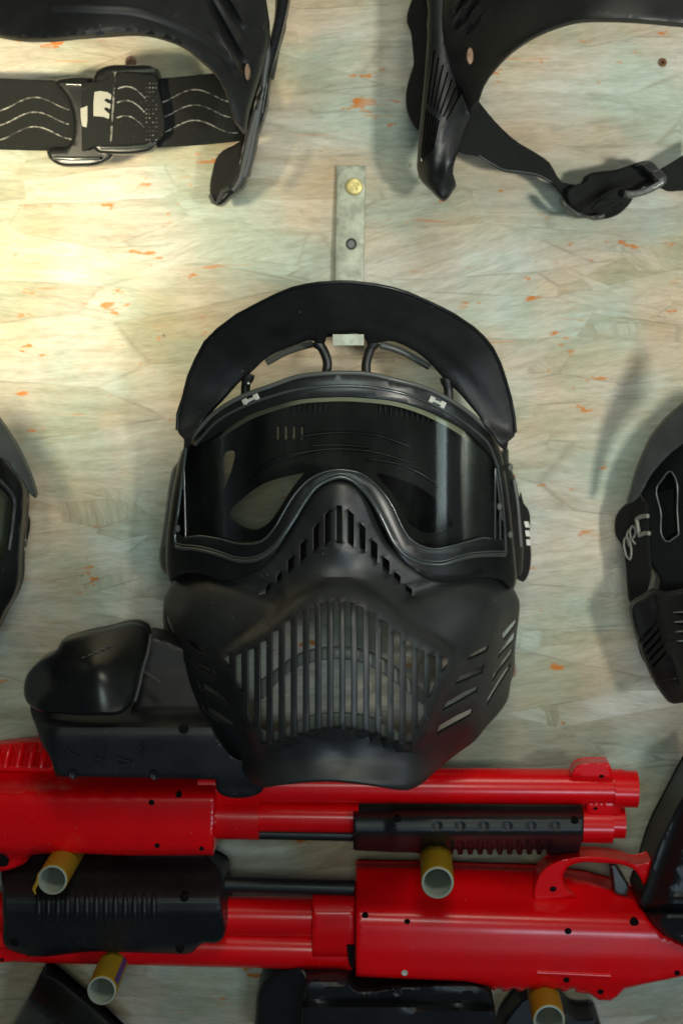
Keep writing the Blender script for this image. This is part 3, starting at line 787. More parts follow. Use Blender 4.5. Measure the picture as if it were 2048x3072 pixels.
# strap going round the back, seen dark through the right eye
bk = sm([(1090, 1400), (1300, 1400), (1520, 1440), (1540, 1640), (1300, 1640), (1090, 1620)], step=40)
panel('strap', bk, lin(1540, 0, .020, 1090, 0, .008), .002, M['fabric'], mk, res=50)

# ================================================================== UPPER LEFT MASK
ml = thing('paintball_mask', 'black mask cut by the top left corner, its wavy-patterned strap running to the left edge', 'mask', W(400, -150, 0), 'masks hung on the board wall')
body = sm([(-60, 95), (0, 109), (57, 118), (143, 120), (230, 112), (344, 104), (413, 101), (488, 115), (545, 138), (603, 184), (643, 221), (672, 270), (690, 320), (706, 370), (728, 400), (745, 330), (770, 250), (796, 160), (808, 105), (806, 60), (800, 20), (790, -60), (790, -120), (500, -160), (-60, -160)], step=24)
BD = tps([(-60, 100, .150), (200, 110, .158), (400, 100, .150), (550, 140, .130), (640, 220, .112), (700, 350, .090), (760, 250, .078), (800, 110, .070), (790, -60, .075), (650, 0, .105), (500, -50, .125), (200, -50, .138), (-60, -100, .135), (680, 120, .098), (740, 60, .085), (640, 300, .104)])
def BDr(X, Y):
    d = BD(X, Y)
    # diagonal ribs on the cheek
    s = (X * 0.87 - Y * 0.50)
    band = sstep((X - 600 - Y * .25) / 60) * sstep((735 + (Y * 0.1) - X) / 40) * sstep((250 - Y) / 60)
    return d + 0.0042 * band * np.sin(s / 46 * 2 * math.pi) - 0.0
bp_ = panel('face_guard', body, BDr, .006, M['black'], ml, res=13, rr=14, rh=.005)
# the chin edge catching light
tube('guard_crease', on(BDr, sm([(160, 30), (300, 34), (400, 40), (500, 70), (600, 120), (680, 175)], closed=False, step=20), -0.001), .004, M['black'], bp_, flat=.5)
disc('rivet', 741, 215, 9, 26, .0865, .006, M['rivet'], bp_)
# side strip: outer ear plate, light vertical ridges
ear = sm([(838, -80), (868, -80), (867, 0), (855, 60), (838, 130), (822, 190), (809, 250), (800, 320), (786, 370), (775, 402), (766, 450), (752, 500), (746, 530), (744, 510), (727, 565), (712, 575), (690, 592), (662, 617), (650, 616), (645, 612), (662, 590), (700, 520), (722, 430), (738, 370), (752, 320), (770, 255), (790, 180), (805, 130), (818, 80), (826, 30), (832, -40)], step=13)
ep = panel('ear_plate', ear, lin(760, 560, .030, 840, 0, .062), .008, M['blackg'], ml, res=13, rr=8, rh=.004)
for pts, rad in (([(770, 330), (752, 400), (735, 480), (718, 545), (700, 572)], .0022), ([(782, 300), (768, 370), (757, 430), (743, 500), (735, 530)], .0018), ([(800, 130), (802, 170), (795, 210), (790, 260)], .0018),
                 ([(800, 250), (794, 290), (786, 340)], .0006), ([(792, 250), (786, 290), (778, 340)], .0006), ([(785, 280), (778, 320), (770, 350)], .0006)):
    q = sm(pts, closed=False, step=14)
    tube('plate_ridge', [(x, y, .0585 - (y) * .00003 + .002) for x, y in q], rad, M['trig'] if rad > .001 else M['gloss'], ep)
flap = sm([(728, 420), (700, 436), (668, 452), (648, 476), (638, 510), (630, 555), (631, 590), (640, 610), (650, 617), (658, 606), (666, 585), (690, 570), (708, 540), (722, 480)], step=12)
panel('chin_flap', flap, lin(630, 0, .020, 720, 0, .034), .003, M['inner'], ml, res=12, rr=5, rh=.001, label='dark inner face of the hanging chin flap')
tube('flap_rim', [(x, y, d) for x, y, d in [(632, 585, .022), (640, 606, .023), (652, 612, .024), (662, 592, .027), (668, 575, .030), (690, 562, .033)]], .0014, M['trig'], ml)
# outer band beyond the plate at the top right of this mask
band = sm([(838, -80), (836, 10), (846, 40), (855, 57), (850, 90), (838, 130), (826, 190), (815, 235), (806, 180), (813, 110), (822, 60), (826, 0), (822, -80)], step=14)
panel('goggle_side', band, const(.045), .01, M['inner'], ml, res=18, rr=5, rh=.002)
# strap
sd = lambda X, Y: 0.026 + 0.00002 * (X - 200) + .0006 * np.sin(X / 60)
strap = sm([(-60, 233), (-60, 233), (0, 235), (172, 241), (300, 240), (482, 235), (620, 222), (690, 215), (690, 215), (745, 420), (745, 420), (600, 434), (471, 442), (300, 446), (143, 451), (0, 448), (-60, 446), (-60, 446)], step=20)
stp = panel('strap', strap, sd, .0022, M['fabric'], ml, res=26, rr=3, rh=.0006)
def wave(x0, x1, y0, amp=1.0):
    out = []
    n = int((x1 - x0) / 6)
    for i in range(n + 1):
        x = x0 + (x1 - x0) * i / n
        ph = (x - 10) / 240.0 * 2 * math.pi
        out.append((x, y0 - 20 * amp * math.sin(ph - 0.9) - (x - 100) * 0.015))
    return out
for x0, x1 in ((-20, 208), (486, 700)):
    for y0 in ((312, 356, 400) if x0 < 0 else (296, 342, 388)):
        tube('wave_stitching', on(sd, wave(x0, x1 if y0 < 380 else x1 + 15, y0), .0003), .00042, M['thread'], stp, seg_=6)
# buckles
bA = sm([(141, 450), (148, 475), (170, 492), (240, 499), (298, 494), (330, 478), (345, 462), (345, 462), (350, 300), (320, 234), (320, 234), (200, 234), (172, 240), (165, 246), (165, 246), (205, 300), (200, 440)], step=12)
bk1 = panel('strap_buckle', bA, const(.034), .005, M['blackg'], ml, res=14, rr=9, rh=.003, label='larger slide buckle at the lower left of the strap join')
tube('buckle_bar', [(160, 474, .036), (230, 477, .037), (300, 475, .036)], .0011, M['gloss'], bk1)
tube('buckle_bar', [(200, 253, .036), (255, 254, .036)], .0009, M['gloss'], bk1)
bB = sm([(281, 230), (290, 212), (310, 202), (400, 195), (455, 198), (474, 208), (478, 240), (477, 400), (472, 430), (455, 450), (430, 458), (400, 462), (335, 462), (290, 455), (272, 430), (276, 300)], step=12)
bk2 = panel('strap_buckle', bB, const(.040), .006, M['blackg'], ml, res=14, rr=9, rh=.003)
tube('buckle_bar', [(338, 217, .042), (400, 214, .042), (466, 211, .042)], .0011, M['gloss'], bk2)
tube('buckle_bar', [(302, 443, .042), (380, 443, .042), (440, 438, .042), (457, 428, .042)], .0012, M['gloss'], bk2)
loop = sm([(245, 248), (245, 248), (300, 243), (340, 222), (472, 224), (472, 224), (470, 424), (440, 430), (340, 436), (280, 440), (252, 452), (246, 452), (246, 452)], step=14)
LD = lambda X, Y: .0425 + .003 * np.sin(np.clip((X - 246) / 225, 0, 1) * math.pi)
lp = panel('strap_loop', loop, LD, .003, M['fabric'], ml, res=16, rr=5, rh=.001)
for x0, y0 in ((352, 268), (350, 310), (349, 356)):
    q = sm([(x0 + 2, y0 - 2), (x0 + 20, y0 - 8), (x0 + 44, y0 - 6), (x0 + 66, y0 + 8), (x0 + 84, y0 + 26)], closed=False, step=7)
    tube('wave_stitching', on(LD, q, .0004), .00045, M['thread'], lp, seg_=6)
chain = [(345, 214 + i * 6) for i in range(36)]
for i in range(0, 35):
    x0 = 346 - i * .35; y0 = 216 + i * 6
    tube('edge_stitch', on(LD, [(x0 - 3, y0 + 4), (x0 + 3, y0)], .0006), .00045, M['thread'], lp, seg_=5)
for i in range(14):
    for j in range(4):
        if (i + j) % 5: 
            x0 = 440 + j * 10; y0 = 250 + i * 13
            tube('edge_stitch', on(LD, [(x0 - 3, y0 + 1), (x0 + 2, y0 - 1)], .0004), .00028, M['thread'], lp, seg_=4)
E_ = [(284, 276), (300, 273), (322, 276), (335, 284), (333, 300), (320, 295), (312, 300), (322, 308), (332, 312), (331, 327), (318, 321), (312, 327), (322, 336), (329, 342), (327, 357), (310, 350), (281, 348), (281, 310)]
panel('strap_lettering', seg(E_, 8), lambda X, Y: LD(X, Y) + .0004, .0006, M['woven'], lp, res=10, label='woven white letter E cut by the fold')
panel('strap_lettering', seg([(242, 325), (264, 317), (265, 345), (260, 382), (247, 378), (243, 352)], 8), const(.0432), .0006, M['woven'], lp, res=10, label='cream edge of a folded woven letter')

# ================================================================== UPPER RIGHT MASK
mr = thing('paintball_mask', 'black mask at the top right with ribbed ear plate and a strap looping under it', 'mask', W(1700, -150, 0), 'masks hung on the board wall')
body = sm([(1435, 306), (1444, 280), (1452, 258), (1487, 207), (1538, 155), (1596, 115), (1665, 83), (1733, 64), (1837, 60), (1951, 66), (2048, 75), (2110, 80), (2110, -150), (1500, -150), (1345, -120), (1330, 0), (1320, 120), (1330, 200), (1372, 250), (1395, 300), (1415, 345)], step=22)
RD = tps([(1435, 306, .078), (1487, 207, .098), (1596, 115, .130), (1733, 64, .152), (1951, 66, .158), (2110, 80, .152), (2110, -150, .140), (1700, -120, .130), (1500, -100, .105), (1345, -120, .075), (1330, 0, .070), (1320, 120, .062), (1380, 250, .066), (1450, 100, .090), (1560, 20, .115)])
def RDr(X, Y):
    d = RD(X, Y)
    s = X * 0.80 + Y * 0.60
    b_ = sstep((X - 1352) / 20) * sstep((1460 - X) / 40) * sstep((122 - (Y - (1400 - X) * .6)) / 40)
    return d + .0028 * b_ * np.sin(s / 33 * 2 * math.pi)
rb = panel('face_guard', body, RDr, .006, M['black'], mr, res=13, rr=14, rh=.005)
disc('rivet', 1409, 168, 12, 27, .0815, .008, M['rivet'], rb)
plate = sm([(1290, -80), (1284, 40), (1282, 100), (1275, 200), (1268, 280), (1262, 340), (1256, 400), (1252, 460), (1251, 505), (1256, 528), (1270, 548), (1291, 568), (1320, 596), (1330, 602), (1341, 597), (1358, 572), (1368, 558), (1366, 545), (1358, 520), (1360, 500), (1377, 448), (1392, 400), (1412, 345), (1420, 300), (1405, 260), (1370, 220), (1345, 150), (1335, 60), (1340, -80)], step=13)
ribp = []
for i in range(7):
    xa, ya = 1300 + i * 13, 150 + i * 22; xb, yb = 1279 + i * 9.5, 310 + i * 8
    ribp.append(seg([(xa, ya), (xa + 5, ya), (xb + 5, yb), (xb, yb)], 20))
for i in range(6):
    xa, ya = 1276 + i * 7.6, 330 + i * 6; xb, yb = 1261 + i * 7, 484 - i * 7
    ribp.append(seg([(xa, ya), (xa + 4.5, ya), (xb + 4.5, yb), (xb, yb)], 20))
groove = [(1385, 300), (1352, 380), (1325, 460), (1312, 530)]
def PD(X, Y):
    u = (X - 1250) / 150
    q = dist(groove, X, Y, closed=False)
    return .052 + .012 * np.sin(np.clip(u, 0, 1) * math.pi) - .0020 * np.exp(-(q / 16) ** 2) - .010 * sstep((Y - 480) / 120)
rp = panel('ear_plate', plate, PD, .007, M['black'], mr, holes=ribp, res=9, rr=10, rh=.004)
panel('ear_plate_backing', sm([(1296, 120), (1400, 320), (1350, 440), (1320, 480), (1268, 490), (1262, 420), (1275, 300)], step=30), lambda X, Y: PD(X, Y) - .0085, .002, M['foam'], mr, res=30)
flapR = sm([(1234, -80), (1234, 0), (1223, 32), (1220, 63), (1230, 88), (1237, 143), (1240, 189), (1225, 241), (1217, 281), (1220, 327), (1234, 361), (1254, 388), (1275, 360), (1290, 200), (1296, 80), (1300, -80)], step=14)
fl = panel('strap_fold', flapR, lin(1215, 0, .026, 1300, 0, .044), .005, M['fabric'], mr, res=14, rr=6, rh=.002)
tube('goggle_edge', [(x, y, .054) for x, y in sm([(1291, 40), (1286, 80), (1289, 100)], closed=False, step=10)], .0012, M['greyrim'], mr)
strp = sm([(1380, 300), (1435, 304), (1435, 304), (1487, 367), (1550, 425), (1607, 459), (1647, 488), (1670, 528), (1684, 547), (1722, 554), (1735, 570), (1760, 640), (1700, 610), (1676, 574), (1653, 550), (1619, 531), (1561, 519), (1504, 511), (1475, 494), (1435, 468), (1378, 456), (1360, 440)], step=16)
SR = lambda X, Y: .036 - .00003 * (X - 1400) + .0012 * np.sin((X + Y) / 55)
stR = panel('strap', strp, SR, .003, M['fabric'], mr, res=16, rr=5, rh=.001)
tube('strap_hem', on(SR, sm([(1435, 466), (1475, 491), (1504, 507), (1561, 515), (1619, 527), (1653, 546)], closed=False, step=12), .0002), .0005, M['trig'], stR)
# gathered strap and its two buckles
gath = sm([(1700, 570), (1722, 556), (1748, 545), (1758, 525), (1790, 515), (1822, 512), (1850, 508), (1880, 498), (1920, 485), (1945, 482), (1985, 530), (1990, 548), (1930, 560), (1905, 585), (1880, 620), (1850, 645), (1790, 655), (1740, 640), (1700, 600)], step=12)
GD = lambda X, Y: .030 + .0035 * np.sin((X * .55 + Y * .83) / 13.0) * sstep((Y - 520) / 60) + .002 * np.sin(X / 24)
gt = panel('strap_gather', gath, GD, .010, M['fabric'], mr, res=9, rr=8, rh=.004)
for pts in ([(1775, 628), (1800, 605), (1850, 600), (1870, 594)], [(1785, 632), (1830, 615), (1860, 604), (1866, 610), (1840, 625)], [(1800, 590), (1840, 568), (1880, 560)], [(1905, 560), (1920, 548), (1945, 545)]):
    tube('folded_hem', on(GD, sm(pts, closed=False, step=8), .0008), .0006, M['fabric'], gt, seg_=6)
bkC = sm([(1684, 590), (1690, 600), (1712, 622), (1745, 640), (1780, 646), (1815, 642), (1812, 652), (1790, 658), (1770, 652), (1730, 650), (1706, 634), (1688, 612)], step=10)
panel('strap_buckle', bkC, const(.040), .012, M['trig'], mr, res=10, rr=5, rh=.003, label='lower curved buckle, glossy rim down')
bkD_o = sm([(1912, 494), (1945, 483), (1945, 483), (1975, 505), (1999, 530), (1999, 530), (1996, 548), (1970, 568), (1930, 585), (1895, 591), (1870, 588), (1868, 573), (1895, 572), (1940, 560), (1972, 540), (1972, 540), (1950, 515), (1928, 498)], step=9)
bkD = panel('strap_buckle', bkD_o, const(.043), .010, M['greyrim'], mr, res=9, rr=4, rh=.002, label='upper square buckle with ridged bar')
for i in range(5):
    tube('buckle_ridge', [(1930 + i * 5.4, 497 - i * 2.2, .0442), (1950 + i * 5.4, 516 - i * 2.2, .0442)], .0005, M['inner'], bkD, seg_=6)
    tube('buckle_ridge', [(1955 + i * 5.4, 520 - i * 2.2, .0442), (1973 + i * 5.4, 538 - i * 2.2, .0442)], .0005, M['inner'], bkD, seg_=6)
strp2 = sm([(1975, 508), (1995, 498), (2048, 465), (2110, 430), (2110, 430), (2110, 580), (2110, 580), (2048, 571), (2000, 572), (1980, 562)], step=16)
panel('strap', strp2, const(.028), .003, M['fabric'], mr, res=18, rr=4, rh=.001)

# ================================================================== LEFT MASK (only its right rim in view)
mm = thing('paintball_mask', 'black mask cut by the left edge, only its pointed visor corner and strap showing', 'mask', W(-300, 1250, 0), 'masks hung on the board wall')
vis2 = sm([(-220, 1060), (-100, 1140), (0, 1256), (30, 1298), (60, 1349), (77, 1384), (92, 1420), (104, 1456), (111, 1483), (107, 1495), (95, 1486), (74, 1453), (45, 1417), (18, 1384), (0, 1372), (-60, 1330), (-220, 1250)], step=16)
panel('visor', vis2, lin(-200, 0, .115, 110, 0, .055), .003, M['greyrim'] if False else M['trig'], mm, res=18, rr=6, rh=.002)
gog2 = sm([(-220, 1240), (-60, 1310), (0, 1365), (18, 1378), (45, 1410), (71, 1450), (74, 1498), (73, 1530), (66, 1600), (60, 1680), (58, 1740), (40, 1795), (18, 1830), (0, 1868), (-30, 1920), (-220, 2000)], step=18)
lens2 = sm([(-200, 1400), (-60, 1430), (0, 1465), (35, 1508), (30, 1557), (18, 1646), (9, 1679), (0, 1682), (-200, 1690)], step=16)
L2 = lin(-220, 0, .090, 75, 0, .038)
g2 = panel('goggle_frame', gog2, L2, .012, M['blackg'], mm, holes=[lens2], res=18, rr=8, rh=.004)
panel('lens', sm([(-205, 1390), (-60, 1422), (5, 1460), (42, 1506), (36, 1560), (24, 1650), (12, 1690), (-205, 1700)], step=16), lambda X, Y: L2(X, Y) - .003, .0012, M['lens'], mm, res=22)
panel('foam_liner', sm([(-205, 1380), (0, 1440), (48, 1500), (30, 1700), (-205, 1710)], step=20), lambda X, Y: L2(X, Y) - .012, .003, M['gasket'], mm, res=22)
tube('frame_edge', [(x, y, float(L2(np.array([x]), np.array([y]))[0]) + .001) for x, y in sm([(0, 1440), (42, 1495), (40, 1560), (28, 1650)], closed=False, step=12)], .001, M['gloss'], g2)
s2_ = sm([(62, 1545), (68, 1532), (84, 1552), (86, 1587), (80, 1617), (74, 1646), (67, 1688), (62, 1721), (51, 1759), (30, 1810), (25, 1790), (40, 1740), (52, 1640)], step=10)
st2 = panel('strap', s2_, lin(40, 0, .034, 86, 0, .024), .004, M['fabric'], mm, res=10, rr=5, rh=.002)
for (a, b_, y) in ((59, 79, 1604), (61, 77, 1632), (55, 72, 1660)):
    panel('strap_lettering', [(a, y + 4), (a + 12, y), (b_, y + 14), (b_ - 1, y + 20), (a + 6, y + 17)], lin(40, 0, .0352, 86, 0, .0252), .0007, M['white'], st2, res=6)

# ================================================================== RIGHT MASK
mq = thing('paintball_mask', 'black mask cut by the right edge with outlined white letters on its strap', 'mask', W(2250, 1300, 0), 'masks hung on the board wall')
vis3 = sm([(2260, 1090), (2120, 1150), (2048, 1208), (1998, 1252), (1954, 1305), (1926, 1362), (1905, 1414), (1889, 1475), (1880, 1513), (1900, 1505), (1930, 1465), (1940, 1445), (1990, 1380), (2048, 1330), (2120, 1290), (2260, 1250)], step=16)
panel('visor', vis3, lin(2260, 0, .115, 1890, 0, .045), .003, M['trig'], mq, res=18, rr=8, rh=.002)
panel('shadow_gap_filler', sm([(2260, 1200), (2100, 1270), (2010, 1340), (1950, 1410), (1912, 1480), (1925, 1505), (1970, 1480), (2260, 1420)], step=18), lin(2260, 0, .080, 1910, 0, .034), .012, M['inner'], mq, res=22, rr=6, rh=.002)  # added black filler that closes a gap in the visor's cast shadow
gog3 = sm([(2260, 1240), (2100, 1290), (2048, 1322), (1985, 1375), (1935, 1440), (1915, 1480), (1935, 1520), (1942, 1600), (1948, 1690), (1975, 1740), (1968, 1790), (2020, 1800), (2260, 1800)], step=18)
lens3 = sm([(2012, 1415), (1977, 1448), (1975, 1450), (1981, 1540), (1990, 1618), (1996, 1624), (2034, 1604), (2034, 1604), (2030, 1540), (2016, 1420)], step=12)
L3 = lin(2260, 0, .088, 1915, 0, .040)
g3 = panel('goggle_frame', gog3, L3, .010, M['blackg'], mq, holes=[lens3], res=18, rr=8, rh=.003)
panel('lens', sm([(2015, 1408), (1970, 1445), (1975, 1540), (1988, 1632), (2040, 1612), (2036, 1540)], step=12), lambda X, Y: L3(X, Y) - .003, .0012, M['lens'], mq, res=14)
panel('foam_liner', sm([(2030, 1400), (1965, 1445), (1980, 1640), (2045, 1620)], step=14), lambda X, Y: L3(X, Y) - .011, .003, M['trig'], mq, res=16)
tube('frame_edge', on(L3, lens3, .0004), .0005, M['greyrim'], g3, closed=True, seg_=6)
s3_ = sm([(1925, 1470), (1886, 1508), (1865, 1527), (1849, 1551), (1845, 1576), (1849, 1612), (1865, 1636), (1875, 1672), (1879, 1700), (1883, 1765), (1889, 1806), (1896, 1822), (1930, 1790), (1950, 1740), (1948, 1640), (1944, 1560), (1938, 1490)], step=12)
ST3 = lin(1845, 0, .020, 1950, 0, .046)
st3 = panel('strap', s3_, ST3, .004, M['fabric'], mq, res=13, rr=6, rh=.002)
def stroke(pts, r, closed=False):
    return tube('strap_lettering', on(ST3, sm(pts, closed=closed, step=6), .0004), r, M['dullw'], st3, seg_=6, closed=closed)
o1 = tube('strap_lettering', on(ST3, sm([(1870, 1634), (1873, 1652), (1880, 1672), (1888, 1678), (1892, 1662), (1890, 1636), (1884, 1615), (1876, 1612)], step=6), .0004), .0007, M['dullw'], st3, seg_=6, closed=True)
o2 = stroke([(1886, 1640), (1880, 1600), (1884, 1590), (1892, 1620)], .0006)
o3 = stroke([(1886, 1595), (1896, 1578), (1904, 1588), (1903, 1606), (1893, 1618), (1893, 1618), (1904, 1632)], .0007)
o4 = stroke([(1942, 1548), (1925, 1549), (1908, 1556), (1908, 1556), (1912, 1580), (1916, 1606), (1916, 1606), (1930, 1600), (1946, 1600)], .0013)
gd3 = sm([(1896, 1812), (1901, 1886), (1914, 1931), (1930, 1975), (1966, 2056), (1990, 2092), (2003, 2106), (2020, 2112), (2048, 2108), (2120, 2100), (2260, 2090), (2260, 1760), (2060, 1770), (2000, 1780), (1960, 1770), (1930, 1790)], step=16)
ms = [seg([(2018, 1836 + i * 29), (2062, 1832 + i * 29), (2090, 1838 + i * 29), (2090, 1846 + i * 29), (2024 + i * 6, 1846 + i * 29)], 12) for i in range(4)]
def G3(X, Y):
    d = .050 + .040 * sstep((X - 1890 - (Y - 1800) * .2) / 200)
    q = dist([(1965, 1790), (1975, 1850), (2010, 1970), (2035, 2050)], X, Y, closed=False)
    return d - .003 * np.exp(-(q / 8) ** 2)
rib3 = []
for i in range(5):
    xa, ya = 1918 + i * 9, 1915 + i * 20; xb, yb = 1968 + i * 7, 1862 + i * 23
    rib3.append(seg([(xa, ya), (xb, yb), (xb + 1, yb + 7), (xa + 3, ya + 8)], 12))
panel('face_guard', gd3, G3, .006, M['black'], mq, holes=ms + rib3, res=13, rr=12, rh=.005, rrh=3)
tube('guard_seam', on(G3, sm([(1968, 2050), (1995, 2042), (2020, 2036), (2036, 2034)], closed=False, step=8), .0), .0007, M['inner'], mq, seg_=6)
panel('face_guard_backing', sm([(1915, 1890), (1990, 1850), (2005, 1990), (1960, 2010)], step=20), lambda X, Y: G3(X, Y) - .010, .002, M['foam'], mq, res=20)

# ================================================================== UPPER MARKER (red, barrel to the right)
GG = 'red pump paintball guns on pegs'
gu = thing('paintball_gun', 'upper red pump paintball gun with barrel pointing right and black hopper on top', 'paintball gun', W(700, 2440, 0.02), GG)
def prof(tab):
    ys = [t[0] for t in tab]; ds = [t[1] for t in tab]
    return lambda X, Y: np.interp(Y, ys, ds)
def prof_s(tab):
    ys = np.array([t[0] for t in tab], float); ds = np.array([t[1] for t in tab], float)
    def f(X, Y):
        acc = 0
        for o in (-9, -4.5, 0, 4.5, 9): acc = acc + np.interp(Y + o, ys, ds)
        return acc / 5
    return f
RP = prof_s([(2230, .030), (2262, .036), (2300, .040), (2325, .044), (2350, .054), (2372, .061), (2392, .0645), (2430, .0655), (2500, .0655), (2550, .064), (2580, .058)])
def RPf(X, Y):
    d = RP(X, Y)
    fin = sstep((420 - np.abs(X - 60)) / 60) if False else sstep((470 - X) / 60)
    return d + .0004 * fin * np.sin((X * .9 + Y * .5) / 31 * math.pi) * np.exp(-((Y - 2365) / 22) ** 2)
rec = sm([(-60, 2236), (-60, 2236), (160, 2248), (175, 2330), (175, 2330), (640, 2338), (647, 2344), (647, 2380), (642, 2500), (640, 2566), (640, 2566), (400, 2567), (112, 2564), (96, 2566), (82, 2584), (46, 2604), (0, 2615), (-60, 2618), (-60, 2618)], step=15)
rc = panel('receiver', rec, RPf, .030, M['red'], gu, res=9, rr=6, rh=.002, back=.022)
for i in range(7):
    x = -20 + i * 36
    q = [(x, 2304, .0425), (x + 8, 2262, .040), (x + 18, 2236, .036)]
    tube('rail_fin', q, [.0022, .0024, .0016], M['red'], rc, seg_=8)
tube('rail_ridge', [(-60, 2303, .043), (60, 2306, .043), (160, 2308, .043)], .0018, M['red'], rc)
for (x, y, r) in ((455, 2408, 11), (536, 2386, 12), (472, 2537, 10), (605, 2546, 9)):
    disc('body_screw_hole', x, y, r * .82, r * .82 * .9, float(RPf(np.array([x]), np.array([y]))[0]) + .0012, .003, M['hole'], rc, n=14, dimple=.0008)  # raised dark disc paints the shade of a screw recess
# trigger guard stub, left edge
tgd = sm([(-60, 2640), (-20, 2622), (30, 2606), (60, 2592), (26, 2590), (28, 2572), (-10, 2566), (-60, 2566)], step=10)
panel('trigger_guard', sm([(-60, 2570), (-60, 2570), (20, 2572), (28, 2580), (24, 2596), (-10, 2600), (-60, 2604), (-60, 2604)], step=10), const(.0662), .001, M['hole'], rc, res=12)
def cyl(name, x0, y0, x1, y1, d0, d1, rpx, m, parent, n=28, cap=True, label=None, rpx1=None, steps=2):
    a, b_ = W(x0, y0, d0), W(x1, y1, d1)
    P = [a.lerp(b_, i / steps) for i in range(steps + 1)]
    r0 = rpx * S0 * (D - d0) / D; r1 = (rpx1 or rpx) * S0 * (D - d1) / D
    return tube(name, P, [r0 + (r1 - r0) * i / steps for i in range(steps + 1)], m, parent, seg_=n, world=True, label=label)
cyl('barrel', 600, 2352, 1868, 2361, .046, .046, 52, M['red'], gu)
cyl('muzzle_cap', 1836, 2365, 1908, 2367, .047, .047, 54, M['red'], gu, rpx1=53)
disc('muzzle_bore', 1912, 2366, 5, 34, .050, .004, M['hole'], gu, n=16)
sight = sm([(1708, 2332), (1708, 2332), (1722, 2304), (1812, 2288), (1824, 2288), (1830, 2300), (1838, 2340), (1838, 2340)], step=9)
sg = panel('front_sight', sight, lin(0, 2285, .0585, 0, 2345, .0570), .010, M['red'], gu, res=12, rr=5, rh=.002)
disc('sight_hole', 1803, 2329, 8, 5, .0582, .002, M['hole'], sg, n=10)
cyl('magazine_tube', 640, 2446, 780, 2450, .046, .046, 66, M['red'], gu)
cyl('magazine_tube', 770, 2448, 1075, 2452, .046, .046, 44, M['red'], gu)
cyl('magazine_tube', 1740, 2471, 1832, 2472, .044, .044, 54, M['red'], gu)
cyl('magazine_cap', 1826, 2466, 1870, 2467, .044, .044, 46, M['red'], gu)
rk = panel('barrel_band', sm([(1756, 2400), (1756, 2400), (1862, 2404), (1862, 2404), (1862, 2450), (1862, 2450), (1756, 2450), (1756, 2450)], step=14), lin(0, 2400, .053, 0, 2450, .051), .020, M['red'], gu, res=16, rr=5, rh=.002)
disc('band_hole', 1785, 2425, 8, 5, .0523, .002, M['hole'], rk, n=10)
cyl('pump_rod', 775, 2500, 1075, 2506, .040, .040, 17, M['gunblack'], gu)
# pump grip
pump = [(1059, 2436), (1170, 2438), (1180, 2430), (1300, 2428), (1500, 2431), (1744, 2435), (1751, 2440), (1748, 2524), (1742, 2530), (1734, 2568), (1650, 2566)]
x = 1640
while x > 1262:
    pump += [(x, 2564), (x - 5, 2548), (x - 13, 2548), (x - 17, 2564)]
    x -= 29.6
pump += [(1246, 2558), (1160, 2556), (1070, 2551), (1059, 2548)]
PP = prof_s([(2425, .052), (2440, .062), (2452, .0665), (2470, .068), (2490, .069), (2503, .0685), (2518, .064), (2536, .057), (2560, .048), (2575, .044)])
def PPf(X, Y):
    d = PP(X, Y)
    d = d - .0035 * sstep((1190 - X) / 40) 
    for xx in (1310, 1379, 1450, 1521, 1592, 1663):
        q = np.hypot(X - xx, (Y - 2477) * 1.1)
        d = d - .0008 * sstep((17 - q) / 9)
    t = sstep((Y - 2515) / 12) * sstep((1660 - X) / 10) * sstep((X - 1262) / 10)
    d = d - .0030 * t * (np.abs(((X - 1640 + 9) / 29.6) % 1.0 - .5) < .26)
    return d
pg = panel('pump_grip', seg(pump, 10), PPf, .02, M['gunblack'], gu, res=6, rr=5, rh=.002, back=.026)
for (x, y) in ((1192, 2458), (1723, 2463)):
    disc('grip_screw', x, y, 12, 10, float(PPf(np.array([x]), np.array([y]))[0]) + .0012, .003, M['hole'], pg, n=12)
# hopper on top of it
lid = sm([(72, 2062), (81, 2025), (120, 1982), (172, 1948), (184, 1924), (215, 1912), (311, 1888), (424, 1874), (438, 1882), (445, 1898), (438, 1958), (421, 2010), (409, 2068), (395, 2112), (373, 2135), (287, 2146), (191, 2142), (105, 2127), (81, 2106)], step=14)
HD = tps([(72, 2062, .050), (184, 1924, .050), (424, 1874, .046), (445, 1898, .050), (395, 2112, .088), (191, 2142, .088), (287, 2000, .085), (105, 2120, .076), (300, 2130, .094), (150, 2020, .067)])
hp = panel('hopper', sm([(91, 2118), (200, 2136), (290, 2144), (372, 2136), (392, 2118), (421, 2010), (440, 1905), (445, 1905), (495, 1918), (560, 1950), (620, 2080), (640, 2180), (700, 2270), (790, 2300), (790, 2369), (648, 2367), (646, 2340), (646, 2340), (400, 2334), (167, 2330), (167, 2330), (148, 2269), (129, 2240), (105, 2170), (92, 2134)], step=15),
            lambda X, Y: np.interp(Y, [1900, 2010, 2130, 2150, 2165, 2185, 2215, 2340, 2370], [.050, .058, .072, .078, .086, .0905, .0915, .088, .086]) - .014 * sstep((170 - X) / 90), .02, M['gunblack'], gu, res=15, rr=7, rh=.003, back=.030, label='black plastic ball hopper on top of the gun')
ld = panel('hopper_lid', lid, lambda X, Y: HD(X, Y) + .004, .010, M['blackg'], hp, res=14, rr=10, rh=.005)
tube('lid_seam', [(x, y, .076 + (y - 2010) * .00014) for x, y in sm([(452, 1905), (446, 1950), (430, 2005), (418, 2060), (405, 2105)], closed=False, step=14)], .0009, M['trig'], hp)
tube('hopper_seam', [(428, 2012, .073), (455, 2030, .077), (482, 2050, .081)], .0009, M['trig'], hp, seg_=6)
cyl('pin_hole', 551, 2186, 551, 2186.1, .0900, .0965, 15, M['hole'], hp, n=18)
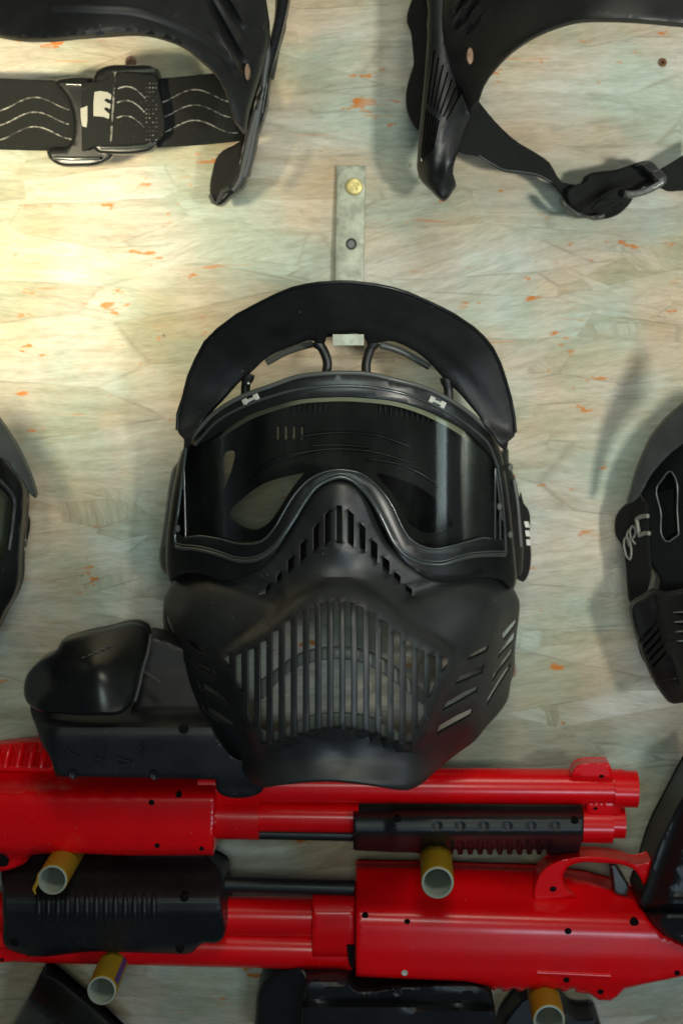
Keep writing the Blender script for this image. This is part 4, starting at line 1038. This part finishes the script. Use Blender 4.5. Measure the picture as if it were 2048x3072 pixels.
for (x, y) in ((222, 2325), (465, 2328)):
    disc('hopper_screw', x, y, 15, 13, .0922, .004, M['gunblack'], hp, n=16, dimple=.0015)
# worn embossed swirl on the hopper side
for pts in ([(180, 2220), (210, 2255), (240, 2276)], [(285, 2268), (300, 2278), (318, 2283)], [(315, 2240), (322, 2252), (312, 2258)], [(355, 2272), (372, 2282), (390, 2284)], [(420, 2230), (432, 2224), (436, 2240), (425, 2262)], [(360, 2296), (400, 2288)]):
    tube('embossed_mark', [(x, y, .0915) for x, y in sm(pts, closed=False, step=8)], .0006, M['gunblack'], hp, seg_=6)
for i in range(5):
    x0 = 246 + i * 19; y0 = 1974 - i * 8
    tube('lid_mark', on(lambda X, Y: HD(X, Y) + .0045, [(x0, y0), (x0 + 11, y0 - 4)], 0), .0005, M['trig'], ld, seg_=6)
for pts in ():
    tube('lid_mark', on(lambda X, Y: HD(X, Y) + .0042, sm(pts, closed=False, step=8), 0), .0004, M['inner'], ld, seg_=6)

# ================================================================== LOWER MARKER (red, upside down, grip to the right)
gl_ = thing('paintball_gun', 'lower red paintball gun hung upside down with black stock at the right edge', 'paintball gun', W(1200, 2800, 0.02), GG)
LP = prof_s([(2590, .034), (2640, .044), (2688, .053), (2702, .056), (2720, .0605), (2745, .064), (2775, .0655), (2850, .0655), (2920, .064), (2960, .060), (3010, .058)])
body2 = [(1066, 2598), (1250, 2600), (1600, 2610), (1760, 2640), (1905, 2700), (1920, 2722), (1944, 2757), (1992, 2805), (2048, 2834), (2110, 2856), (2110, 2912), (2048, 2929), (1930, 2953), (1872, 2967), (1849, 2991), (1829, 3003), (1796, 3001), (1767, 2982)]
xx = 1729
body2 += [(1740, 2979), (1726, 2976)]
while xx > 1480:
    body2 += [(xx, 2975), (xx - 8, 2966), (xx - 20, 2966), (xx - 28, 2973)]
    xx -= 44
body2 += [(1462, 2958), (1396, 2944), (1240, 2938), (1066, 2930)]
def LPf(X, Y):
    return LP(X, Y - (X - 1066) * .030)
rc2 = panel('receiver', seg(body2, 14), LPf, .03, M['red'], gl_, res=14, rr=7, rh=.003, back=.024)
for (x, y, r) in ((1901, 2768, 17), (1703, 2794, 13), (1698, 2940, 12), (1800, 2975, 12), (2030, 2919, 11), (1095, 2747, 12), (1221, 2765, 11)):
    disc('body_screw_hole', x, y, r * .82, r * .82 * .85, float(LPf(np.array([x]), np.array([y]))[0]) + .0012, .003, M['hole'], rc2, n=14, dimple=.001)  # dark discs stand in for shaded screw holes
disc('body_screw_hole', 1213, 2919, 10, 9, .0652, .002, M['clip'], rc2, n=12, dimple=.001)
tube('moulded_line', on(LPf, [(1610, 2918), (1720, 2923), (1830, 2928)], .0), .0014, M['red'], rc2, flat=.5)
# front part: neck, recessed pump tube and barrel
cyl('magazine_tube', -80, 2735, 1066, 2752, .040, .040, 56, M['red'], gl_)
nk = panel('barrel_neck', seg([(935, 2672), (1058, 2676), (1066, 2700), (1062, 2900), (1052, 2912), (1036, 2905), (935, 2900)], 16), lambda X, Y: np.interp(Y, [2665, 2700, 2740, 2800, 2860, 2900], [.040, .050, .055, .055, .053, .044]), .02, M['red'], gl_, res=14, rr=5, rh=.002, back=.026)
panel('neck_slot', seg([(1040, 2838), (1062, 2838), (1060, 2908), (1048, 2898)], 10), const(.0560), .002, M['hole'], nk, res=12)
cyl('barrel', -80, 2822, 1056, 2850, .040, .040, 56, M['red'], gl_)
cyl('pump_rod', 640, 2652, 1062, 2664, .044, .044, 22, M['gunblack'], gl_)
panel('front_sight', sm([(-60, 2905), (-60, 2860), (60, 2855), (90, 2868), (40, 2884), (0, 2889)], step=12), const(.052), .016, M['red'], gl_, res=14, rr=5, rh=.002)
disc('sight_hole', 7, 2879, 7, 6, .0523, .002, M['hole'], gl_, n=10)
P2 = prof_s([(2570, .040), (2620, .052), (2670, .064), (2700, .069), (2740, .070), (2760, .068), (2800, .064), (2840, .060), (2865, .052)])
def P2f(X, Y):
    d = P2(X, Y)
    b_ = sstep((X - 105) / 10) * sstep((475 - X) / 10) * np.exp(-((Y - 2725) / 62) ** 4)
    for q in (80, 145, 210, 275, 340, 405):
        r = np.hypot(X - q, Y - 2830); d = d - .0010 * sstep((16 - r) / 8)
    return d
pump2 = sm([(12, 2590), (40, 2578), (300, 2574), (640, 2580), (665, 2612), (664, 2700), (663, 2822), (655, 2828), (606, 2832), (592, 2842), (579, 2858), (560, 2863), (517, 2862), (300, 2855), (30, 2850), (22, 2845), (10, 2758), (8, 2680)], step=12)
pg2 = panel('pump_grip', pump2, P2f, .02, M['gunblack'], gl_, res=5.7, rr=8, rh=.004, back=.026)
rbs = []
for i in range(13):
    x = 117 + i * 28.7
    q = [(x + .8, y) for y in np.arange(2676, 2776, 6.0)]
    n_ = len(q)
    rbs.append(tube('grip_ribs', on(P2f, q, 0.0002), [max(.0004, .0019 * math.sin(math.pi * (j + .6) / (n_ + .2)) ** .5) for j in range(n_)], M['gunblack'], pg2, seg_=10))
merge_panels(rbs, 'grip_ribs')
for (x, y) in ((118, 2688), (553, 2694), (540, 2845), (45, 2825)):
    disc('grip_screw', x, y, 13, 15, float(P2f(np.array([x]), np.array([y]))[0]) + .0012, .003, M['hole'], pg2, n=12)
# trigger guard and trigger
tg_o = sm([(1598, 2688), (1604, 2655), (1618, 2622), (1645, 2596), (1680, 2580), (1712, 2573), (1825, 2572), (1870, 2580), (1905, 2592), (1925, 2590), (1954, 2580), (1954, 2580), (1945, 2625), (1930, 2662), (1930, 2662), (1918, 2632), (1895, 2606), (1860, 2594), (1801, 2589), (1735, 2589), (1705, 2600), (1690, 2622), (1688, 2645), (1700, 2668), (1728, 2690), (1728, 2690)], step=10)
tgp = panel('trigger_guard', tg_o, lin(0, 2570, .056, 0, 2690, .053), .014, M['red'], rc2, res=10, rr=4, rh=.002)
disc('guard_screw', 1658, 2667, 10, 8, .0545, .002, M['hole'], tgp, n=12)
panel('trigger', sm([(1826, 2590), (1842, 2592), (1860, 2620), (1884, 2670), (1880, 2682), (1845, 2680), (1838, 2650), (1834, 2615)], step=9), const(.050), .012, M['trig'], gl_, res=10, rr=5, rh=.003)
# stock / grip
grip = sm([(2110, 2290), (2075, 2330), (2048, 2378), (2010, 2450), (1975, 2520), (1952, 2585), (1930, 2665), (1914, 2702), (1914, 2712), (1930, 2735), (1960, 2772), (2000, 2808), (2048, 2834), (2110, 2856), (2110, 2856)], step=14)
def GR(X, Y):
    d = .060 + .018 * sstep((X - (1925 + (2720 - Y) * .36)) / 90)
    q = dist([(2048, 2450), (1990, 2570), (1955, 2680)], X, Y, closed=False)
    d = d + .0 * q
    rec_ = sstep((2700 - Y) / 16) * sstep((X - (2018 + (2640 - Y) * .34)) / 14) * sstep((Y - 2520) / 20)
    d = d - .004 * rec_
    d = d - .008 * np.exp(-((Y - 2730) / 10) ** 2) - .006 * sstep((Y - 2745 - (X - 1930) * .0) / 60)
    return d
gs = panel('stock', grip, GR, .03, M['gunblack'], gl_, res=12, rr=12, rh=.005, back=.026)
# hopper beneath
hop = sm([(919, 2922), (919, 2922), (1039, 2928), (1046, 2936), (1050, 2952), (1213, 2960), (1462, 2974), (1466, 2978), (1478, 3020), (1490, 3080), (1500, 3150), (900, 3150), (905, 3040)], step=15)
H2 = lambda X, Y: np.interp(Y - (X - 919) * .03, [2915, 2935, 2950, 2995, 3006, 3014, 3080, 3150], [.054, .060, .064, .062, .060, .070, .068, .06])
h2 = panel('hopper', hop, H2, .03, M['gunblack'], gl_, res=14, rr=7, rh=.003, back=.028, label='black ball hopper hanging under the upturned gun')
panel('hopper_neck', sm([(790, 2940), (830, 2915), (915, 2908), (925, 2925), (925, 3150), (760, 3150), (765, 3060)], step=16), lin(760, 0, .036, 925, 0, .054), .02, M['gunblack'], h2, res=18, rr=12, rh=.006)
disc('hopper_screw', 945, 2949, 14, 12, .0615, .003, M['hole'], h2, n=14)
disc('hopper_screw', 1192, 2980, 16, 13, .0662, .004, M['gunblack'], h2, n=14, dimple=.001)

# ================================================================== THIRD MARKER, bottom edge
g3_ = thing('paintball_gun', 'black grip corner of a third gun poking up at the bottom left', 'paintball gun', W(150, 3200, 0.02), 'paintball guns below the frame')
gr3 = sm([(128, 2921), (136, 2921), (150, 2925), (230, 2982), (300, 3040), (345, 3085), (400, 3150), (0, 3150), (40, 3072), (75, 3010), (105, 2955)], step=14)
def G4(X, Y):
    # ridge along the highlight stripe, falling off to both sides
    q = ((X - 105) * 0.66 - (Y - 3005) * 0.75)
    return .060 - .00024 * np.abs(q) ** 1.15 * .55 + 0
panel('stock', gr3, G4, .03, M['blackg'], g3_, res=12, rr=12, rh=.005, back=.022)
g5_ = thing('paintball_gun', 'black shape just showing behind the yellow peg at the bottom right', 'paintball gun', W(1620, 3200, 0.02), 'paintball guns below the frame')  # dark shape of unsettled kind, filed with the guns
panel('receiver', sm([(1496, 3150), (1502, 3076), (1530, 3030), (1572, 2988), (1590, 2982), (1640, 2990), (1680, 3000), (1712, 3040), (1740, 3050), (1790, 3052), (1800, 3070), (1800, 3150)], step=14), const(.028), .02, M['gunblack'], g5_, res=18, rr=14, rh=.006)

# ================================================================== PEGS
def peg(tx, ty, rpx, d, label, stripe=False, torn=False, lengthpx=None):
    base = W(tx, ty, d)
    o = thing('wall_peg', label, 'peg', (base.x, 0, base.z), 'yellow plastic pipe pegs')
    r = rpx * S0 * (D - d) / D
    n = 32
    V, F = [], []
    rings_ = [(-.002, r), (d - .0012, r), (d - .0003, r * .985), (d, r * .95), (d + .0002, r * .84), (d - .0004, r * .80), (d * .35, r * .80)]
    for (dd, rad) in rings_:
        for j in range(n):
            a = 2 * math.pi * j / n
            off = 0.0
            if torn and dd > d * .5 and rad > r * .9:
                off = 0.0
            V.append((base.x + rad * math.cos(a), -dd, base.z + rad * math.sin(a)))
    for i in range(3):
        for j in range(n): F.append((i * n + j, i * n + (j + 1) % n, (i + 1) * n + (j + 1) % n, (i + 1) * n + j))
    # outer skin
    link('pipe_wall', V[:4 * n], F, M['pipe'], o)
    V2 = V[3 * n:]; F2 = []
    for i in range(3):
        for j in range(n): F2.append((i * n + j, i * n + (j + 1) % n, (i + 1) * n + (j + 1) % n, (i + 1) * n + j))
    F2.append(tuple(3 * n + j for j in range(n)))
    link('pipe_lining', V2, F2, M['pipein'], o)
    if stripe:
        V3 = []; m_ = 5
        for dd in (0.0, d - .002):
            for j in range(m_):
                a = math.radians(12 + 26 * j / (m_ - 1))
                V3.append((base.x + (r + .0002) * math.cos(a), -dd, base.z + (r + .0002) * math.sin(a)))
        F3 = [(j, j + 1, m_ + j + 1, m_ + j) for j in range(m_ - 1)]
        link('printed_stripe', V3, F3, M['pipestripe'], o)
    if torn:
        a0 = math.radians(205)
        pts = [Vector((base.x + (r * .95) * math.cos(a), -d + .001, base.z + (r * .95) * math.sin(a))) for a in (math.radians(130), math.radians(160), math.radians(185))]
        e = pts[-1] + Vector((-.0025, 0, -.0045))
        tube('torn_lip', pts + [e, e + Vector((.001, 0, -.003))], [.0005, .0010, .0013, .0011, .0004], M['pipe'], o, world=True, seg_=8)
    return o
peg(158, 2640, 46, .083, 'yellow pipe peg with a torn lip, under the left of the upper red gun', torn=True)
peg(1312, 2648, 50, .083, 'yellow pipe peg under the black pump grip of the upper gun')
peg(306, 2972, 45, .080, 'yellow pipe peg with a blue printed stripe, below the ribbed pump grip', stripe=True)
peg(1646, 3062, 49, .080, 'yellow pipe peg cut by the bottom edge under the lower red gun')

# ------------------------------------------------------------------ render
S.render.engine = 'CYCLES'
S.cycles.max_bounces = 8
S.cycles.transparent_max_bounces = 12
